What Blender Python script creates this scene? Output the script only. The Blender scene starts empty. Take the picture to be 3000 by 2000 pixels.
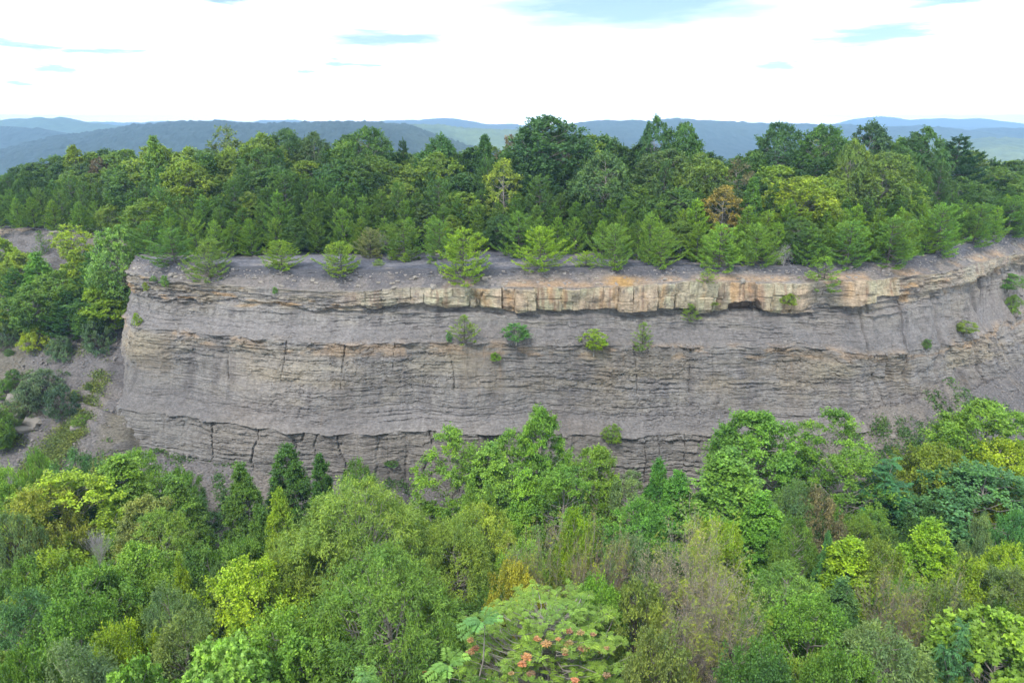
import bpy, math, random
import numpy as np
from mathutils import Vector
R = math.radians
rng = np.random.default_rng(7)
random.seed(7)

# ------------------------------------------------------------------ camera
sc = bpy.context.scene
PITCH, FPX, CZ = R(17.4), 2025.0, 15.0
cam_d = bpy.data.cameras.new('camera'); cam = bpy.data.objects.new('camera', cam_d)
sc.collection.objects.link(cam); sc.camera = cam
cam.location = (0, 0, CZ); cam.rotation_euler = (R(90) - PITCH, 0, 0)
cam_d.sensor_width = 36; cam_d.lens = 36 * FPX / 3000
cam_d.clip_start = 0.5; cam_d.clip_end = 60000

# ------------------------------------------------------------------ world, sun, exposure
SUN_EL, SUN_AZ = R(52), R(205)          # azimuth measured clockwise from +Y: behind the camera, a little left
w = bpy.data.worlds.new('World'); sc.world = w; w.use_nodes = True
nt = w.node_tree; N = nt.nodes; L = nt.links; N.clear()
def nd(t, **k):
    n = N.new(t)
    for a, b in k.items(): setattr(n, a, b)
    return n
def wmath(op, a, b=None, c=None, clamp=False):
    n = nd('ShaderNodeMath', operation=op, use_clamp=clamp)
    for i, v in enumerate((a, b, c)):
        if v is None: continue
        if isinstance(v, (int, float)): n.inputs[i].default_value = v
        else: L.new(v, n.inputs[i])
    return n.outputs[0]
sky = nd('ShaderNodeTexSky', sky_type='NISHITA', sun_disc=False, sun_elevation=SUN_EL, sun_rotation=SUN_AZ)
sky.air_density = 1.0; sky.dust_density = 0.6; sky.ozone_density = 1.5
tc = nd('ShaderNodeTexCoord'); sep = nd('ShaderNodeSeparateXYZ'); L.new(tc.outputs['Generated'], sep.inputs[0])
sx_, sy_, sz_ = sep.outputs
az_ = wmath('ARCTAN2', sx_, sy_); el_ = wmath('ARCSINE', sz_)
ae = nd('ShaderNodeCombineXYZ'); L.new(az_, ae.inputs[0]); L.new(wmath('MULTIPLY', el_, 2.2), ae.inputs[1])
nz = nd('ShaderNodeTexNoise'); nz.inputs['Scale'].default_value = 9; nz.inputs['Detail'].default_value = 6
nz.inputs['Roughness'].default_value = .62
st = nd('ShaderNodeVectorMath', operation='MULTIPLY'); L.new(ae.outputs[0], st.inputs[0]); st.inputs[1].default_value = (1, 3.2, 1)
L.new(st.outputs[0], nz.inputs['Vector'])
dv = nd('ShaderNodeVectorMath', operation='SUBTRACT'); L.new(nz.outputs['Color'], dv.inputs[0]); dv.inputs[1].default_value = (.5, .5, .5)
dm = nd('ShaderNodeVectorMath', operation='MULTIPLY'); L.new(dv.outputs[0], dm.inputs[0]); dm.inputs[1].default_value = (.26, .085, 0)
ad = nd('ShaderNodeVectorMath', operation='ADD'); L.new(ae.outputs[0], ad.inputs[0]); L.new(dm.outputs[0], ad.inputs[1])
def px_dir(px, py):
    x = (px - 1500) / FPX; y = (1000 - py) / FPX
    d = np.array([x, math.cos(PITCH) + y * math.sin(PITCH), -math.sin(PITCH) + y * math.cos(PITCH)])
    return d / np.linalg.norm(d)
gaps = [(1850, 20, 430, 58), (1700, 28, 160, 26), (1160, 116, 180, 20), (2530, 110, 120, 22), (2330, 192, 95, 15), (60, 132, 90, 13), (300, 152, 110, 10),
        (160, 193, 60, 10), (1000, 184, 60, 9), (620, -4, 90, 12), (2850, -6, 190, 16), (870, 210, 40, 6), (15, 235, 60, 8)]
gap = None
for (gx, gy, gw, gh) in gaps:
    d = px_dir(gx, gy); a0 = math.atan2(d[0], d[1]); e0 = math.asin(d[2]) * 2.2
    s1 = nd('ShaderNodeVectorMath', operation='SUBTRACT'); L.new(ad.outputs[0], s1.inputs[0]); s1.inputs[1].default_value = (a0, e0, 0)
    s2 = nd('ShaderNodeVectorMath', operation='MULTIPLY'); L.new(s1.outputs[0], s2.inputs[0])
    s2.inputs[1].default_value = (FPX / gw, FPX / gh / 2.2, 0)
    s3 = nd('ShaderNodeVectorMath', operation='LENGTH'); L.new(s2.outputs[0], s3.inputs[0])
    mr = nd('ShaderNodeMapRange', interpolation_type='SMOOTHSTEP'); L.new(s3.outputs['Value'], mr.inputs[0])
    mr.inputs[1].default_value = .3; mr.inputs[2].default_value = 1.5; mr.inputs[3].default_value = 1; mr.inputs[4].default_value = 0
    gap = mr.outputs[0] if gap is None else wmath('MAXIMUM', gap, mr.outputs[0])
# broken cloud higher up, outside the frame
nz2 = nd('ShaderNodeTexNoise'); nz2.inputs['Scale'].default_value = 2.4; nz2.inputs['Detail'].default_value = 5
L.new(tc.outputs['Generated'], nz2.inputs['Vector'])
hi = nd('ShaderNodeMapRange'); L.new(el_, hi.inputs[0]); hi.inputs[1].default_value = .22; hi.inputs[2].default_value = .45
ng = nd('ShaderNodeMapRange', interpolation_type='SMOOTHSTEP'); L.new(nz2.outputs['Fac'], ng.inputs[0]); ng.inputs[1].default_value = .52; ng.inputs[2].default_value = .62
gap = wmath('MAXIMUM', gap, wmath('MULTIPLY', hi.outputs[0], ng.outputs[0]))
mix = nd('ShaderNodeMix', data_type='RGBA'); L.new(wmath('MULTIPLY', gap, .9), mix.inputs['Factor'])
cr = nd('ShaderNodeMix', data_type='RGBA'); L.new(nz.outputs['Fac'], cr.inputs['Factor'])
cr.inputs['A'].default_value = (5.6, 6.2, 6.5, 1); cr.inputs['B'].default_value = (7.2, 7.4, 7.4, 1)
# the cloud deck is brightest low down over the horizon
hb_ = nd('ShaderNodeMapRange', interpolation_type='SMOOTHSTEP'); L.new(el_, hb_.inputs[0]); hb_.inputs[1].default_value = .0; hb_.inputs[2].default_value = .11; hb_.inputs[3].default_value = 2.7; hb_.inputs[4].default_value = 1.0
hc_ = nd('ShaderNodeMapRange', interpolation_type='SMOOTHSTEP'); L.new(el_, hc_.inputs[0]); hc_.inputs[1].default_value = .004; hc_.inputs[2].default_value = .03; hc_.inputs[3].default_value = 2.6; hc_.inputs[4].default_value = 1.0
cb = nd('ShaderNodeVectorMath', operation='SCALE'); L.new(cr.outputs['Result'], cb.inputs[0]); L.new(wmath('MULTIPLY', hb_.outputs[0], hc_.outputs[0]), cb.inputs['Scale'])
sk = nd('ShaderNodeVectorMath', operation='MULTIPLY'); L.new(sky.outputs[0], sk.inputs[0]); sk.inputs[1].default_value = (.44, .50, .47)
L.new(cb.outputs[0], mix.inputs['A']); L.new(sk.outputs[0], mix.inputs['B'])
bg = nd('ShaderNodeBackground'); bg.inputs['Strength'].default_value = 0.15
L.new(mix.outputs['Result'], bg.inputs['Color'])
wo = nd('ShaderNodeOutputWorld'); L.new(bg.outputs[0], wo.inputs['Surface'])

sd = bpy.data.lights.new('sun', 'SUN'); sun = bpy.data.objects.new('sun', sd); sc.collection.objects.link(sun)
sd.energy = 2.3; sd.angle = R(10); sd.color = (1, .96, .9)
sdir = Vector((math.sin(SUN_AZ) * math.cos(SUN_EL), math.cos(SUN_AZ) * math.cos(SUN_EL), math.sin(SUN_EL)))
sun.rotation_euler = (-sdir).to_track_quat('-Z', 'Y').to_euler()
sun.location = sdir * 200
sc.view_settings.view_transform = 'Standard'; sc.view_settings.look = 'None'
sc.view_settings.exposure = 0.9; sc.view_settings.gamma = 1
sc.render.engine = 'CYCLES'
sc.cycles.max_bounces = 5; sc.cycles.diffuse_bounces = 2; sc.cycles.glossy_bounces = 1; sc.cycles.transmission_bounces = 3
sc.cycles.volume_bounces = 0; sc.cycles.transparent_max_bounces = 4

# ------------------------------------------------------------------ helpers
col = sc.collection
def unproj_z(px, py, z):                # point on the ray of a pixel at height z
    d = px_dir(px, py); t = (z - CZ) / d[2]; return np.array([0, 0, CZ]) + d * t
def unproj_y(px, py, Y):
    d = px_dir(px, py); t = Y / d[1]; return np.array([0, 0, CZ]) + d * t
def proj(P):
    P = np.asarray(P, float); x = P[..., 0]; y = P[..., 1]; z = P[..., 2] - CZ
    d = y * math.cos(PITCH) - z * math.sin(PITCH); u = y * math.sin(PITCH) + z * math.cos(PITCH)
    return 1500 + FPX * x / d, 1000 - FPX * u / d, d
def h2(ix, iy, seed=0):
    with np.errstate(over='ignore'):
        n = (ix.astype(np.int64) * 374761393 + iy.astype(np.int64) * 668265263 + seed * 974634777) & 0xffffffff
        n = ((n ^ (n >> 13)) * 1274126177) & 0xffffffff
        n = ((n ^ (n >> 16)) * 2246822519) & 0xffffffff
        n = n ^ (n >> 15)
    return (n & 0xffffff) / float(0xffffff)
def vn(x, y, seed=0):
    x, y = np.broadcast_arrays(np.asarray(x, float), np.asarray(y, float))
    ix = np.floor(x); iy = np.floor(y); fx = x - ix; fy = y - iy
    fx = fx * fx * (3 - 2 * fx); fy = fy * fy * (3 - 2 * fy)
    a = h2(ix, iy, seed); b = h2(ix + 1, iy, seed); c = h2(ix, iy + 1, seed); d = h2(ix + 1, iy + 1, seed)
    return (a * (1 - fx) + b * fx) * (1 - fy) + (c * (1 - fx) + d * fx) * fy
def fbm(x, y, o=4, seed=0, g=.5):
    s = 0; a = 1; t = 0
    for i in range(o):
        s = s + a * vn(np.asarray(x) * 2 ** i, np.asarray(y) * 2 ** i, seed + i * 31); t += a; a *= g
    return s / t
def sstep(a, b, x):
    t = np.clip((x - a) / (b - a), 0, 1); return t * t * (3 - 2 * t)
def mk_mesh(name, V, F, mat, attrs=None, smooth=False, colors=None):
    V = np.asarray(V, np.float32); F = np.asarray(F, np.int32)
    me = bpy.data.meshes.new(name); k = F.shape[1]
    me.vertices.add(len(V)); me.vertices.foreach_set('co', V.ravel())
    me.loops.add(F.size); me.loops.foreach_set('vertex_index', F.ravel())
    me.polygons.add(len(F)); me.polygons.foreach_set('loop_start', np.arange(0, F.size, k, dtype=np.int32))
    if smooth: me.polygons.foreach_set('use_smooth', np.ones(len(F), bool))
    else: me.polygons.foreach_set('use_smooth', np.zeros(len(F), bool))
    me.materials.append(mat)
    if attrs is not None:
        a = me.attributes.new('rnd', 'FLOAT', 'FACE'); a.data.foreach_set('value', np.asarray(attrs, np.float32))
    if colors is not None:
        a = me.attributes.new('rock', 'FLOAT_COLOR', 'POINT')
        c = np.ones((len(V), 4), np.float32); c[:, :3] = colors; a.data.foreach_set('color', c.ravel())
    me.update(); me.validate(); return me
def grid_faces(nr, nc):
    i = np.arange(nr - 1)[:, None] * nc + np.arange(nc - 1)[None]
    return np.stack([i, i + 1, i + 1 + nc, i + nc], -1).reshape(-1, 4)
def link(name, me, parent=None, color=None):
    o = bpy.data.objects.new(name, me); col.objects.link(o)
    if parent: o.parent = parent
    if color is not None: o.color = (*color, 1)
    return o
def tag(o, label, cat, group=None, kind=None):
    if kind: o['kind'] = kind
    if label: o['label'] = label
    if cat: o['category'] = cat
    if group: o['group'] = group
    return o

# ------------------------------------------------------------------ materials
def new_mat(name):
    m = bpy.data.materials.new(name); m.use_nodes = True
    m.node_tree.nodes.clear(); return m, m.node_tree.nodes, m.node_tree.links
def leaf_mat(name, rough=.5, trans=.3, yel=.86, spec=.35):
    m, n, l = new_mat(name)
    oi = n.new('ShaderNodeObjectInfo'); at = n.new('ShaderNodeAttribute'); at.attribute_name = 'rnd'
    mr = n.new('ShaderNodeMapRange'); l.new(at.outputs['Fac'], mr.inputs[0]); mr.inputs[3].default_value = .6; mr.inputs[4].default_value = 1.6
    tco = n.new('ShaderNodeTexCoord'); nzo = n.new('ShaderNodeTexNoise'); nzo.inputs['Scale'].default_value = .55; nzo.inputs['Detail'].default_value = 3; l.new(tco.outputs['Object'], nzo.inputs['Vector'])
    hv = n.new('ShaderNodeMapRange'); l.new(nzo.outputs['Fac'], hv.inputs[0]); hv.inputs[1].default_value = .35; hv.inputs[2].default_value = .65
    hm = n.new('ShaderNodeMix'); hm.data_type = 'RGBA'; l.new(hv.outputs[0], hm.inputs['Factor']); hm.inputs['A'].default_value = (.80, .90, 1.05, 1); hm.inputs['B'].default_value = (1.14, 1.09, .92, 1)
    hx = n.new('ShaderNodeVectorMath'); hx.operation = 'MULTIPLY'; l.new(oi.outputs['Color'], hx.inputs[0]); l.new(hm.outputs['Result'], hx.inputs[1])
    mu = n.new('ShaderNodeVectorMath'); mu.operation = 'SCALE'; l.new(hx.outputs[0], mu.inputs[0]); l.new(mr.outputs[0], mu.inputs['Scale'])
    yl = n.new('ShaderNodeVectorMath'); yl.operation = 'MULTIPLY'; l.new(mu.outputs[0], yl.inputs[0]); yl.inputs[1].default_value = (1.25, 1.15, .9)
    gt = n.new('ShaderNodeMapRange'); l.new(at.outputs['Fac'], gt.inputs[0]); gt.inputs[1].default_value = yel - .25; gt.inputs[2].default_value = 1
    mx = n.new('ShaderNodeMix'); mx.data_type = 'RGBA'; l.new(gt.outputs[0], mx.inputs['Factor']); l.new(mu.outputs[0], mx.inputs['A']); l.new(yl.outputs[0], mx.inputs['B'])
    p = n.new('ShaderNodeBsdfPrincipled'); l.new(mx.outputs['Result'], p.inputs['Base Color'])
    p.inputs['Roughness'].default_value = rough; p.inputs['Specular IOR Level'].default_value = spec
    t = n.new('ShaderNodeBsdfTranslucent')
    tcv = n.new('ShaderNodeVectorMath'); tcv.operation = 'MULTIPLY'; l.new(mx.outputs['Result'], tcv.inputs[0]); tcv.inputs[1].default_value = (1.15, 1.35, .5)
    l.new(tcv.outputs[0], t.inputs['Color'])
    ms = n.new('ShaderNodeMixShader'); ms.inputs[0].default_value = trans
    l.new(p.outputs[0], ms.inputs[1]); l.new(t.outputs[0], ms.inputs[2])
    o = n.new('ShaderNodeOutputMaterial'); l.new(ms.outputs[0], o.inputs[0]); return m
M_leaf = leaf_mat('leaf'); M_needle = leaf_mat('needle', .6, .2, .9, .2)
def plain(name, rgb, rough=.85, scale=3, var=.35):
    m, n, l = new_mat(name)
    tcn = n.new('ShaderNodeTexCoord'); nz = n.new('ShaderNodeTexNoise'); nz.inputs['Scale'].default_value = scale; nz.inputs['Detail'].default_value = 4
    l.new(tcn.outputs['Object'], nz.inputs['Vector'])
    mx = n.new('ShaderNodeMix'); mx.data_type = 'RGBA'; l.new(nz.outputs['Fac'], mx.inputs['Factor'])
    mx.inputs['A'].default_value = (*[c * (1 - var) for c in rgb], 1); mx.inputs['B'].default_value = (*[c * (1 + var) for c in rgb], 1)
    p = n.new('ShaderNodeBsdfPrincipled'); p.inputs['Roughness'].default_value = rough; p.inputs['Specular IOR Level'].default_value = .15
    l.new(mx.outputs['Result'], p.inputs['Base Color'])
    o = n.new('ShaderNodeOutputMaterial'); l.new(p.outputs[0], o.inputs[0]); return m
M_bark = plain('bark', (.27, .25, .22)); M_darkbark = plain('dark_bark', (.085, .075, .065)); M_deadwood = plain('dead_wood', (.36, .34, .34))
M_twig = plain('twig', (.31, .27, .25))
def rock_mat(name, bump=.5, fine=6, amt=.5, dist=.05, bed=0.):
    m, n, l = new_mat(name)
    at = n.new('ShaderNodeAttribute'); at.attribute_name = 'rock'
    g = n.new('ShaderNodeNewGeometry')
    sc1 = n.new('ShaderNodeVectorMath'); sc1.operation = 'MULTIPLY'; l.new(g.outputs['Position'], sc1.inputs[0]); sc1.inputs[1].default_value = (1, 1, 3.2)
    nz = n.new('ShaderNodeTexNoise'); nz.inputs['Scale'].default_value = fine; nz.inputs['Detail'].default_value = 5; nz.inputs['Roughness'].default_value = .7
    l.new(sc1.outputs[0], nz.inputs['Vector'])
    mr = n.new('ShaderNodeMapRange'); l.new(nz.outputs['Fac'], mr.inputs[0]); mr.inputs[1].default_value = .3; mr.inputs[2].default_value = .7
    mr.inputs[3].default_value = 1 - amt; mr.inputs[4].default_value = 1 + amt
    mu = n.new('ShaderNodeVectorMath'); mu.operation = 'SCALE'; l.new(at.outputs['Color'], mu.inputs[0]); l.new(mr.outputs[0], mu.inputs['Scale'])
    if bed:
        for vs, ss_, lo in (((.5, .5, 7), 1.6, .45), ((2.2, 2.2, .4), 1.3, .5)):
            s2 = n.new('ShaderNodeVectorMath'); s2.operation = 'MULTIPLY'; l.new(g.outputs['Position'], s2.inputs[0]); s2.inputs[1].default_value = vs
            z2 = n.new('ShaderNodeTexNoise'); z2.inputs['Scale'].default_value = ss_; z2.inputs['Detail'].default_value = 4; z2.inputs['Roughness'].default_value = .65; l.new(s2.outputs[0], z2.inputs['Vector'])
            r2 = n.new('ShaderNodeMapRange'); l.new(z2.outputs['Fac'], r2.inputs[0]); r2.inputs[1].default_value = .34; r2.inputs[2].default_value = .62; r2.inputs[3].default_value = 1 - bed; r2.inputs[4].default_value = 1 + bed * .45
            m2 = n.new('ShaderNodeVectorMath'); m2.operation = 'SCALE'; l.new(mu.outputs[0], m2.inputs[0]); l.new(r2.outputs[0], m2.inputs['Scale']); mu = m2
    p = n.new('ShaderNodeBsdfPrincipled'); p.inputs['Roughness'].default_value = .92; p.inputs['Specular IOR Level'].default_value = .15
    l.new(mu.outputs[0], p.inputs['Base Color'])
    b = n.new('ShaderNodeBump'); b.inputs['Strength'].default_value = bump; b.inputs['Distance'].default_value = dist
    l.new(nz.outputs['Fac'], b.inputs['Height']); l.new(b.outputs[0], p.inputs['Normal'])
    o = n.new('ShaderNodeOutputMaterial'); l.new(p.outputs[0], o.inputs[0]); return m
M_rock = rock_mat('shale_and_sandstone', .9, 3.5, .3, .14, .2); M_scree = rock_mat('scree', 1, 3, .6, .16); M_hill = rock_mat('wooded_hill', .3, .03, .3, 2)

# ------------------------------------------------------------------ the cliff
# strata seen in the photograph, one column per pixel x: edge, sandstone top, sandstone foot, second ledge, foot of rough beds, third ledge, base
COLS = [(400, 752, 800, 850, 950, 1060, 1195, 1300), (550, 772, 822, 872, 966, 1085, 1212, 1335), (700, 782, 835, 885, 980, 1110, 1230, 1370),
        (1000, 788, 848, 893, 1000, 1130, 1262, 1400), (1370, 790, 838, 892, 1005, 1135, 1268, 1430), (1700, 786, 843, 915, 1012, 1150, 1275, 1440),
        (2000, 783, 822, 908, 1020, 1150, 1275, 1440), (2300, 783, 825, 905, 1010, 1130, 1270, 1420), (2500, 775, 815, 890, 1040, 1130, 1245, 1330),
        (2700, 755, 800, 850, 1008, 1100, 1195, 1250), (2850, 712, 760, 800, 975, 1050, 1140, 1180), (3000, 680, 735, 768, 895, 990, 1080, 1120),
        (3300, 640, 680, 705, 790, 850, 915, 950)]
WN = np.array([0, 1.7, 4.1, 7.5, 11.8, 15.6, 20.6])
WO = np.array([0, 2.3, 2.5, 4.5, 5.9, 8.5, 9.7])
ctrl = []; zl = []
for c in COLS:
    P = unproj_z(c[0], c[1], 0.0); ctrl.append((P[0], P[1]))
    row = [0.0]
    for k in range(2, 8): row.append(unproj_y(c[0], c[k], P[1] - WO[k - 1])[2])
    zl.append(row)
zl = np.array(zl)
# left end: the wall turns back into the notch, then runs off to the left as the far cliff
C0 = np.array(ctrl[0])
left = [(-150, 122), (-110, 114), (-84, 108), (-66, 104), (-56, 101.5), (-50.5, 97), (C0[0] - 1.2, C0[1] + 5), (C0[0] - 1.0, C0[1] + 1.8)]
zleft = [(0, -1.3, -2.6, -5, -9, -14, -19)] * 4 + [(0, -1.4, -3, -6, -10, -15, -19.5)] * 2 + [tuple(zl[0])] * 2
ZC = np.vstack([np.array(zleft), zl])
pts = np.array(left + ctrl)
# dense smooth path
seg = np.r_[0, np.cumsum(np.hypot(*np.diff(pts, axis=0).T))]
S0 = seg[len(left)]; S1 = seg[-1]
def smooth_path(s):
    x = np.interp(s, seg, pts[:, 0]); y = np.interp(s, seg, pts[:, 1]); return x, y
sd_ = np.arange(0, S1, .1)
xs_, ys_ = smooth_path(sd_)
def blur(a, k):
    if k < 2: return a
    ker = np.hanning(k + 2)[1:-1]; ker /= ker.sum(); p = np.pad(a, k, mode='edge'); return np.convolve(p, ker, 'same')[k:-k]
xs_ = blur(xs_, 31); ys_ = blur(ys_, 31)
# small wobble of the edge
amp = .9 * sstep(S0, S0 + 8, sd_)
ys_ = ys_ + amp * (fbm(sd_ * .09, sd_ * 0, 4, 5) - .5) * 2.2
tx = np.gradient(xs_); ty = np.gradient(ys_); tl = np.hypot(tx, ty); nw_ = sstep(S0 + 6, S0 + 14, sd_); nx_ = blur(ty / tl, 41) * (1 - nw_) + blur(ty / tl, 241) * nw_; ny_ = blur(-tx / tl, 41) * (1 - nw_) + blur(-tx / tl, 241) * nw_
nl_ = np.hypot(nx_, ny_); nx_ = nx_ / nl_; ny_ = ny_ / nl_
# columns: fine along the part facing the camera
s = np.r_[np.arange(0, S0 - 6, .22), np.arange(S0 - 6, S1 - .2, .095)]
PX = np.interp(s, sd_, xs_); PY = np.interp(s, sd_, ys_); NX = np.interp(s, sd_, nx_); NY = np.interp(s, sd_, ny_)
ZL = np.stack([np.interp(s, seg, ZC[:, k]) for k in range(7)], 1)
wv = np.r_[np.linspace(-.35, 0, 5), np.linspace(.045, 21.0, 440), np.linspace(21.3, 26, 8)]
OW = np.array([-1.0, 0, 1.1, 1.68, 1.74, 4.08, 4.2, 6.2, 7.45, 7.55, 11.8, 14.3, 15.55, 15.7, 20.6, 26])
OO = np.array([-1.6, 0, 1.2, 2.25, 2.5, 2.5, 2.1, 3.2, 4.4, 4.6, 5.9, 7.2, 8.4, 8.65, 9.7, 10.2])
Wg, Sg = np.meshgrid(wv, s, indexing='ij'); nr, nc = Wg.shape
pxc = proj(np.stack([PX, PY - 4, np.full_like(PX, -6.)], -1))[0][None]        # photo x of each column
wl = Wg + (fbm(Sg * .035, Wg * 0, 3, 11) - .5) * .9 * sstep(0, 3, Wg) + (fbm(Sg * .3, Wg * .2, 3, 12) - .5) * .16
# layers
th = []; t_ = -1.0
lr = np.random.default_rng(3)
while t_ < 30: th.append(t_); t_ += float(np.exp(lr.uniform(math.log(.065), math.log(.27))))
th = np.array(th); LI = np.searchsorted(th, wl).astype(float); lfrac = wl - th[np.clip(LI.astype(int) - 1, 0, len(th) - 1)]
def zone(a, b, f=.25): return sstep(a - f, a + f, Wg) * (1 - sstep(b - f, b + f, Wg))
ssw = .5 * sstep(960, 1060, pxc) * (1 - sstep(1220, 1290, pxc)) + sstep(1220, 1290, pxc) * (1 - sstep(2335, 2400, pxc)) + .9 * sstep(2440, 2480, pxc) * (1 - sstep(2580, 2640, pxc)) + .35 * sstep(2640, 2700, pxc)
sz0 = zone(1.74, 4.12, .02) * np.clip(ssw, 0, 1)
rough = .52 * zone(7.5, 11.6, .5) * (.5 + .5 * sstep(.35, .6, fbm(Sg * .06, Wg * .12, 3, 21))) + zone(15.65, 20.9, .06) * (.64 - .45 * sstep(2500, 2700, pxc)) \
    + zone(1.75, 4.6, .15) * (1 - np.clip(ssw, 0, 1)) * .95 + zone(11.2, 15, .6) * .24 + zone(4.2, 7.3) * .34 + .08
rough = rough * (.22 + 1.1 * sstep(.30, .68, fbm(Sg * .16, Wg * .45, 4, 22)))
cw = .4 + 1.6 * h2(LI, LI * 0, 41) ** 1.5
cell = np.floor(Sg / cw + 7 * h2(LI, LI * 0, 42) + .35 * fbm(Sg * .8, LI * 3.1, 2, 43))
dsp = rough * (.34 * (h2(cell, LI, 44) - .5) + .62 * (fbm(Sg * .35, LI * .8, 3, 45) - .5) + .16 * (h2(LI, LI * 0, 46) - .5) + .5 * (fbm(Sg * .5, Wg * 1.1, 4, 48) - .5))
notch = np.exp(-(lfrac / .03) ** 2) * (h2(cell, LI, 47) > .45)
dsp -= rough * .15 * notch
# buttresses and joints
jw = 3.1 * Sg / 8 + fbm(Sg * .25, Wg * .05, 3, 51) * 3.2 + (fbm(Sg * .9, Wg * .9, 2, 55) - .5) * .25
jc = np.floor(jw); jf = jw - jc
low = zone(15.65, 22, .05)
dsp += (low * .5 + zone(7.5, 12, .1) * .22) * (h2(jc, jc * 0, 52) - .45) * sstep(0, .12, jf) * (1 - sstep(.9, 1, jf))
dsp -= low * .42 * np.exp(-((jf - .01) / .03) ** 2) * (h2(jc, jc * 0, 53) > .6)
j2 = Sg / 6.3 + fbm(Sg * .1, Wg * .04, 3, 56) * 1.2; f2 = j2 - np.floor(j2)
dsp -= zone(7.5, 12, .2) * .28 * np.exp(-((f2 - .02) / .012) ** 2) * (h2(np.floor(j2), np.floor(j2) * 0, 57) > .4) * sstep(.3, .5, fbm(Sg * .3, Wg * .5, 2, 58))
dsp += (fbm(Sg * .13, Wg * .16, 5, 54) - .5) * 2.2 * sstep(1.5, 4, Wg)
# erosion flutes, stronger to the right where the wall turns away
flu = fbm(Sg * .75 + Wg * .05, Wg * .1, 4, 61) - .5
dsp += flu * (zone(4.3, 7.4, .3) * .36 + zone(11.6, 15.4, .4) * .45 + zone(7.5, 11.8) * .15) * (1 + 1.1 * sstep(2450, 2750, pxc))
rid = 1 - np.abs(2 * fbm(Sg * .26, Wg * .03, 3, 62) - 1)
dsp += (fbm(Sg * 1.1, Wg * .9, 4, 68) - .5) * .7 * zone(4.3, 15, .6) * sstep(2350, 2700, pxc)
dsp -= sstep(.93, 1, rid) * .55 * zone(4.3, 20, .8) * sstep(2300, 2650, pxc)
dsp += (fbm(Sg * 2.6, Wg * 2.6, 3, 63) - .5) * .13
crk = 1 - np.abs(2 * fbm(Sg * .75, Wg * 2.3, 4, 84) - 1)
crp = sstep(.42, .6, fbm(Sg * .11, Wg * .22, 3, 85)) * (zone(7.6, 15, .4) + .6 * zone(1.8, 7, .4) * (1 - np.clip(ssw, 0, 1)) + .6 * low + .35 * sz0)
dsp -= crp * .15 * sstep(.93, .985, crk)
dsp += crp * .3 * np.floor(fbm(Sg * .6, Wg * 1.5, 3, 86) * 9) / 9
# scree cones resting on the third ledge
cx_ = Sg / 4.1 + .6 * vn(Sg * .15, Sg * 0, 64); cfr = np.abs(cx_ - np.floor(cx_) - .5) * 2; chh = .1 + .9 * h2(np.floor(cx_), cx_ * 0, 65)
cone = np.clip(chh * (1 - cfr) - (15.6 - Wg) * .75, 0, 2) * (Wg < 15.66)
dsp += cone * .9 * sstep(300, 380, pxc)
cx2 = Sg / 3.3 + .6 * vn(Sg * .2, Sg * 0, 66); cf2 = np.abs(cx2 - np.floor(cx2) - .5) * 2; ch2 = .2 + 1.1 * h2(np.floor(cx2), cx2 * 0, 67)
dsp += np.clip(ch2 * (1 - cf2) - (7.5 - Wg) * .8, 0, 2) * (Wg < 7.52) * .8
# the sandstone bed: tall blocks, open joints, undercut foot
bw = Sg / 2.7 + 2.0 * fbm(Sg * .22, Sg * 0, 2, 71) + .12 * fbm(Sg * 2, Wg * 1.1, 2, 75); bc = np.floor(bw); bf = bw - bc
hs = .4 + .2 * h2(bc, bc * 0, 74); up = (Wg - 1.74) / 2.38 > hs
fs_ = 1.5 * (fbm(Sg * .22, Sg * 0, 3, 81) - .5) + .45 * (h2(bc, bc * 0, 82) - .5); tsh = .5 * (fbm(Sg * .5, Sg * 0, 3, 80) - .5) + .22 * (h2(bc, bc * 0, 87) - .5)
sz = sstep(1.72, 1.77, Wg + tsh) * (1 - sstep(4.09, 4.14, Wg + fs_)) * np.clip(ssw, 0, 1)
bfine = Sg / 1.25 + 2.2 * fbm(Sg * .33, up * 9.7, 2, 70) + .9 * h2(bc, bc * 0 + up, 76); bcf = np.floor(bfine); bff = bfine - bcf
dsp += sz * (.5 + .95 * (h2(bc, bc * 0, 72) - .5) + .28 * (h2(bcf, bc + up * 7, 73) - .5) + .55 * (fbm(Sg * .7, Wg * .7, 4, 77) - .5))
dsp -= sz * (.45 * (h2(bc, bc * 0, 89) > .25) * np.exp(-(np.minimum(bf, 1 - bf) / .022) ** 2) + .16 * (h2(bcf, bc + up, 69) > .5) * np.exp(-(np.minimum(bff, 1 - bff) / .04) ** 2))
dsp -= sz * .16 * np.exp(-(((Wg - 1.74) / 2.38 - hs) / .02) ** 2) * (h2(bc, bc * 0, 78) > .55)
hole = 1 - sstep(.75, 1.0, np.hypot((pxc - 2185 + 70 * (fbm(Sg * .9, Wg * .9, 3, 79) - .5)) / 48, (Wg + fs_ - 4.2 + .8 * (fbm(Sg * 1.1, Wg, 3, 88) - .5)) / 1.05))
dsp -= sz * 1.5 * hole
und = zone(4.12, 4.9, .06) * np.clip(ssw, 0, 1); dsp -= und * .35
foot = fs_
off = np.interp(Wg + np.where((Wg > 3) & (Wg < 5), foot, 0), OW, OO)
oscale = .38 + .62 * np.maximum(sstep(S0 - 3, S0 + 7, s)[None], .45 * sstep(9, 17, Wg) * sstep(S0 - 9, S0 - 3, s)[None])
fade = sstep(0, 1.2, Wg)
dd = off * oscale + dsp * fade * sstep(2, 12, s)[None]
wz = np.empty_like(Wg)
for j in range(nc):
    wz[:, j] = np.interp(wv, np.r_[-1., WN, 30.], np.r_[.6, ZL[j], ZL[j][-1] - (30 - 20.6)])
wz[wv < 0, :] = (wv[wv < 0] * .25)[:, None]
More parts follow.
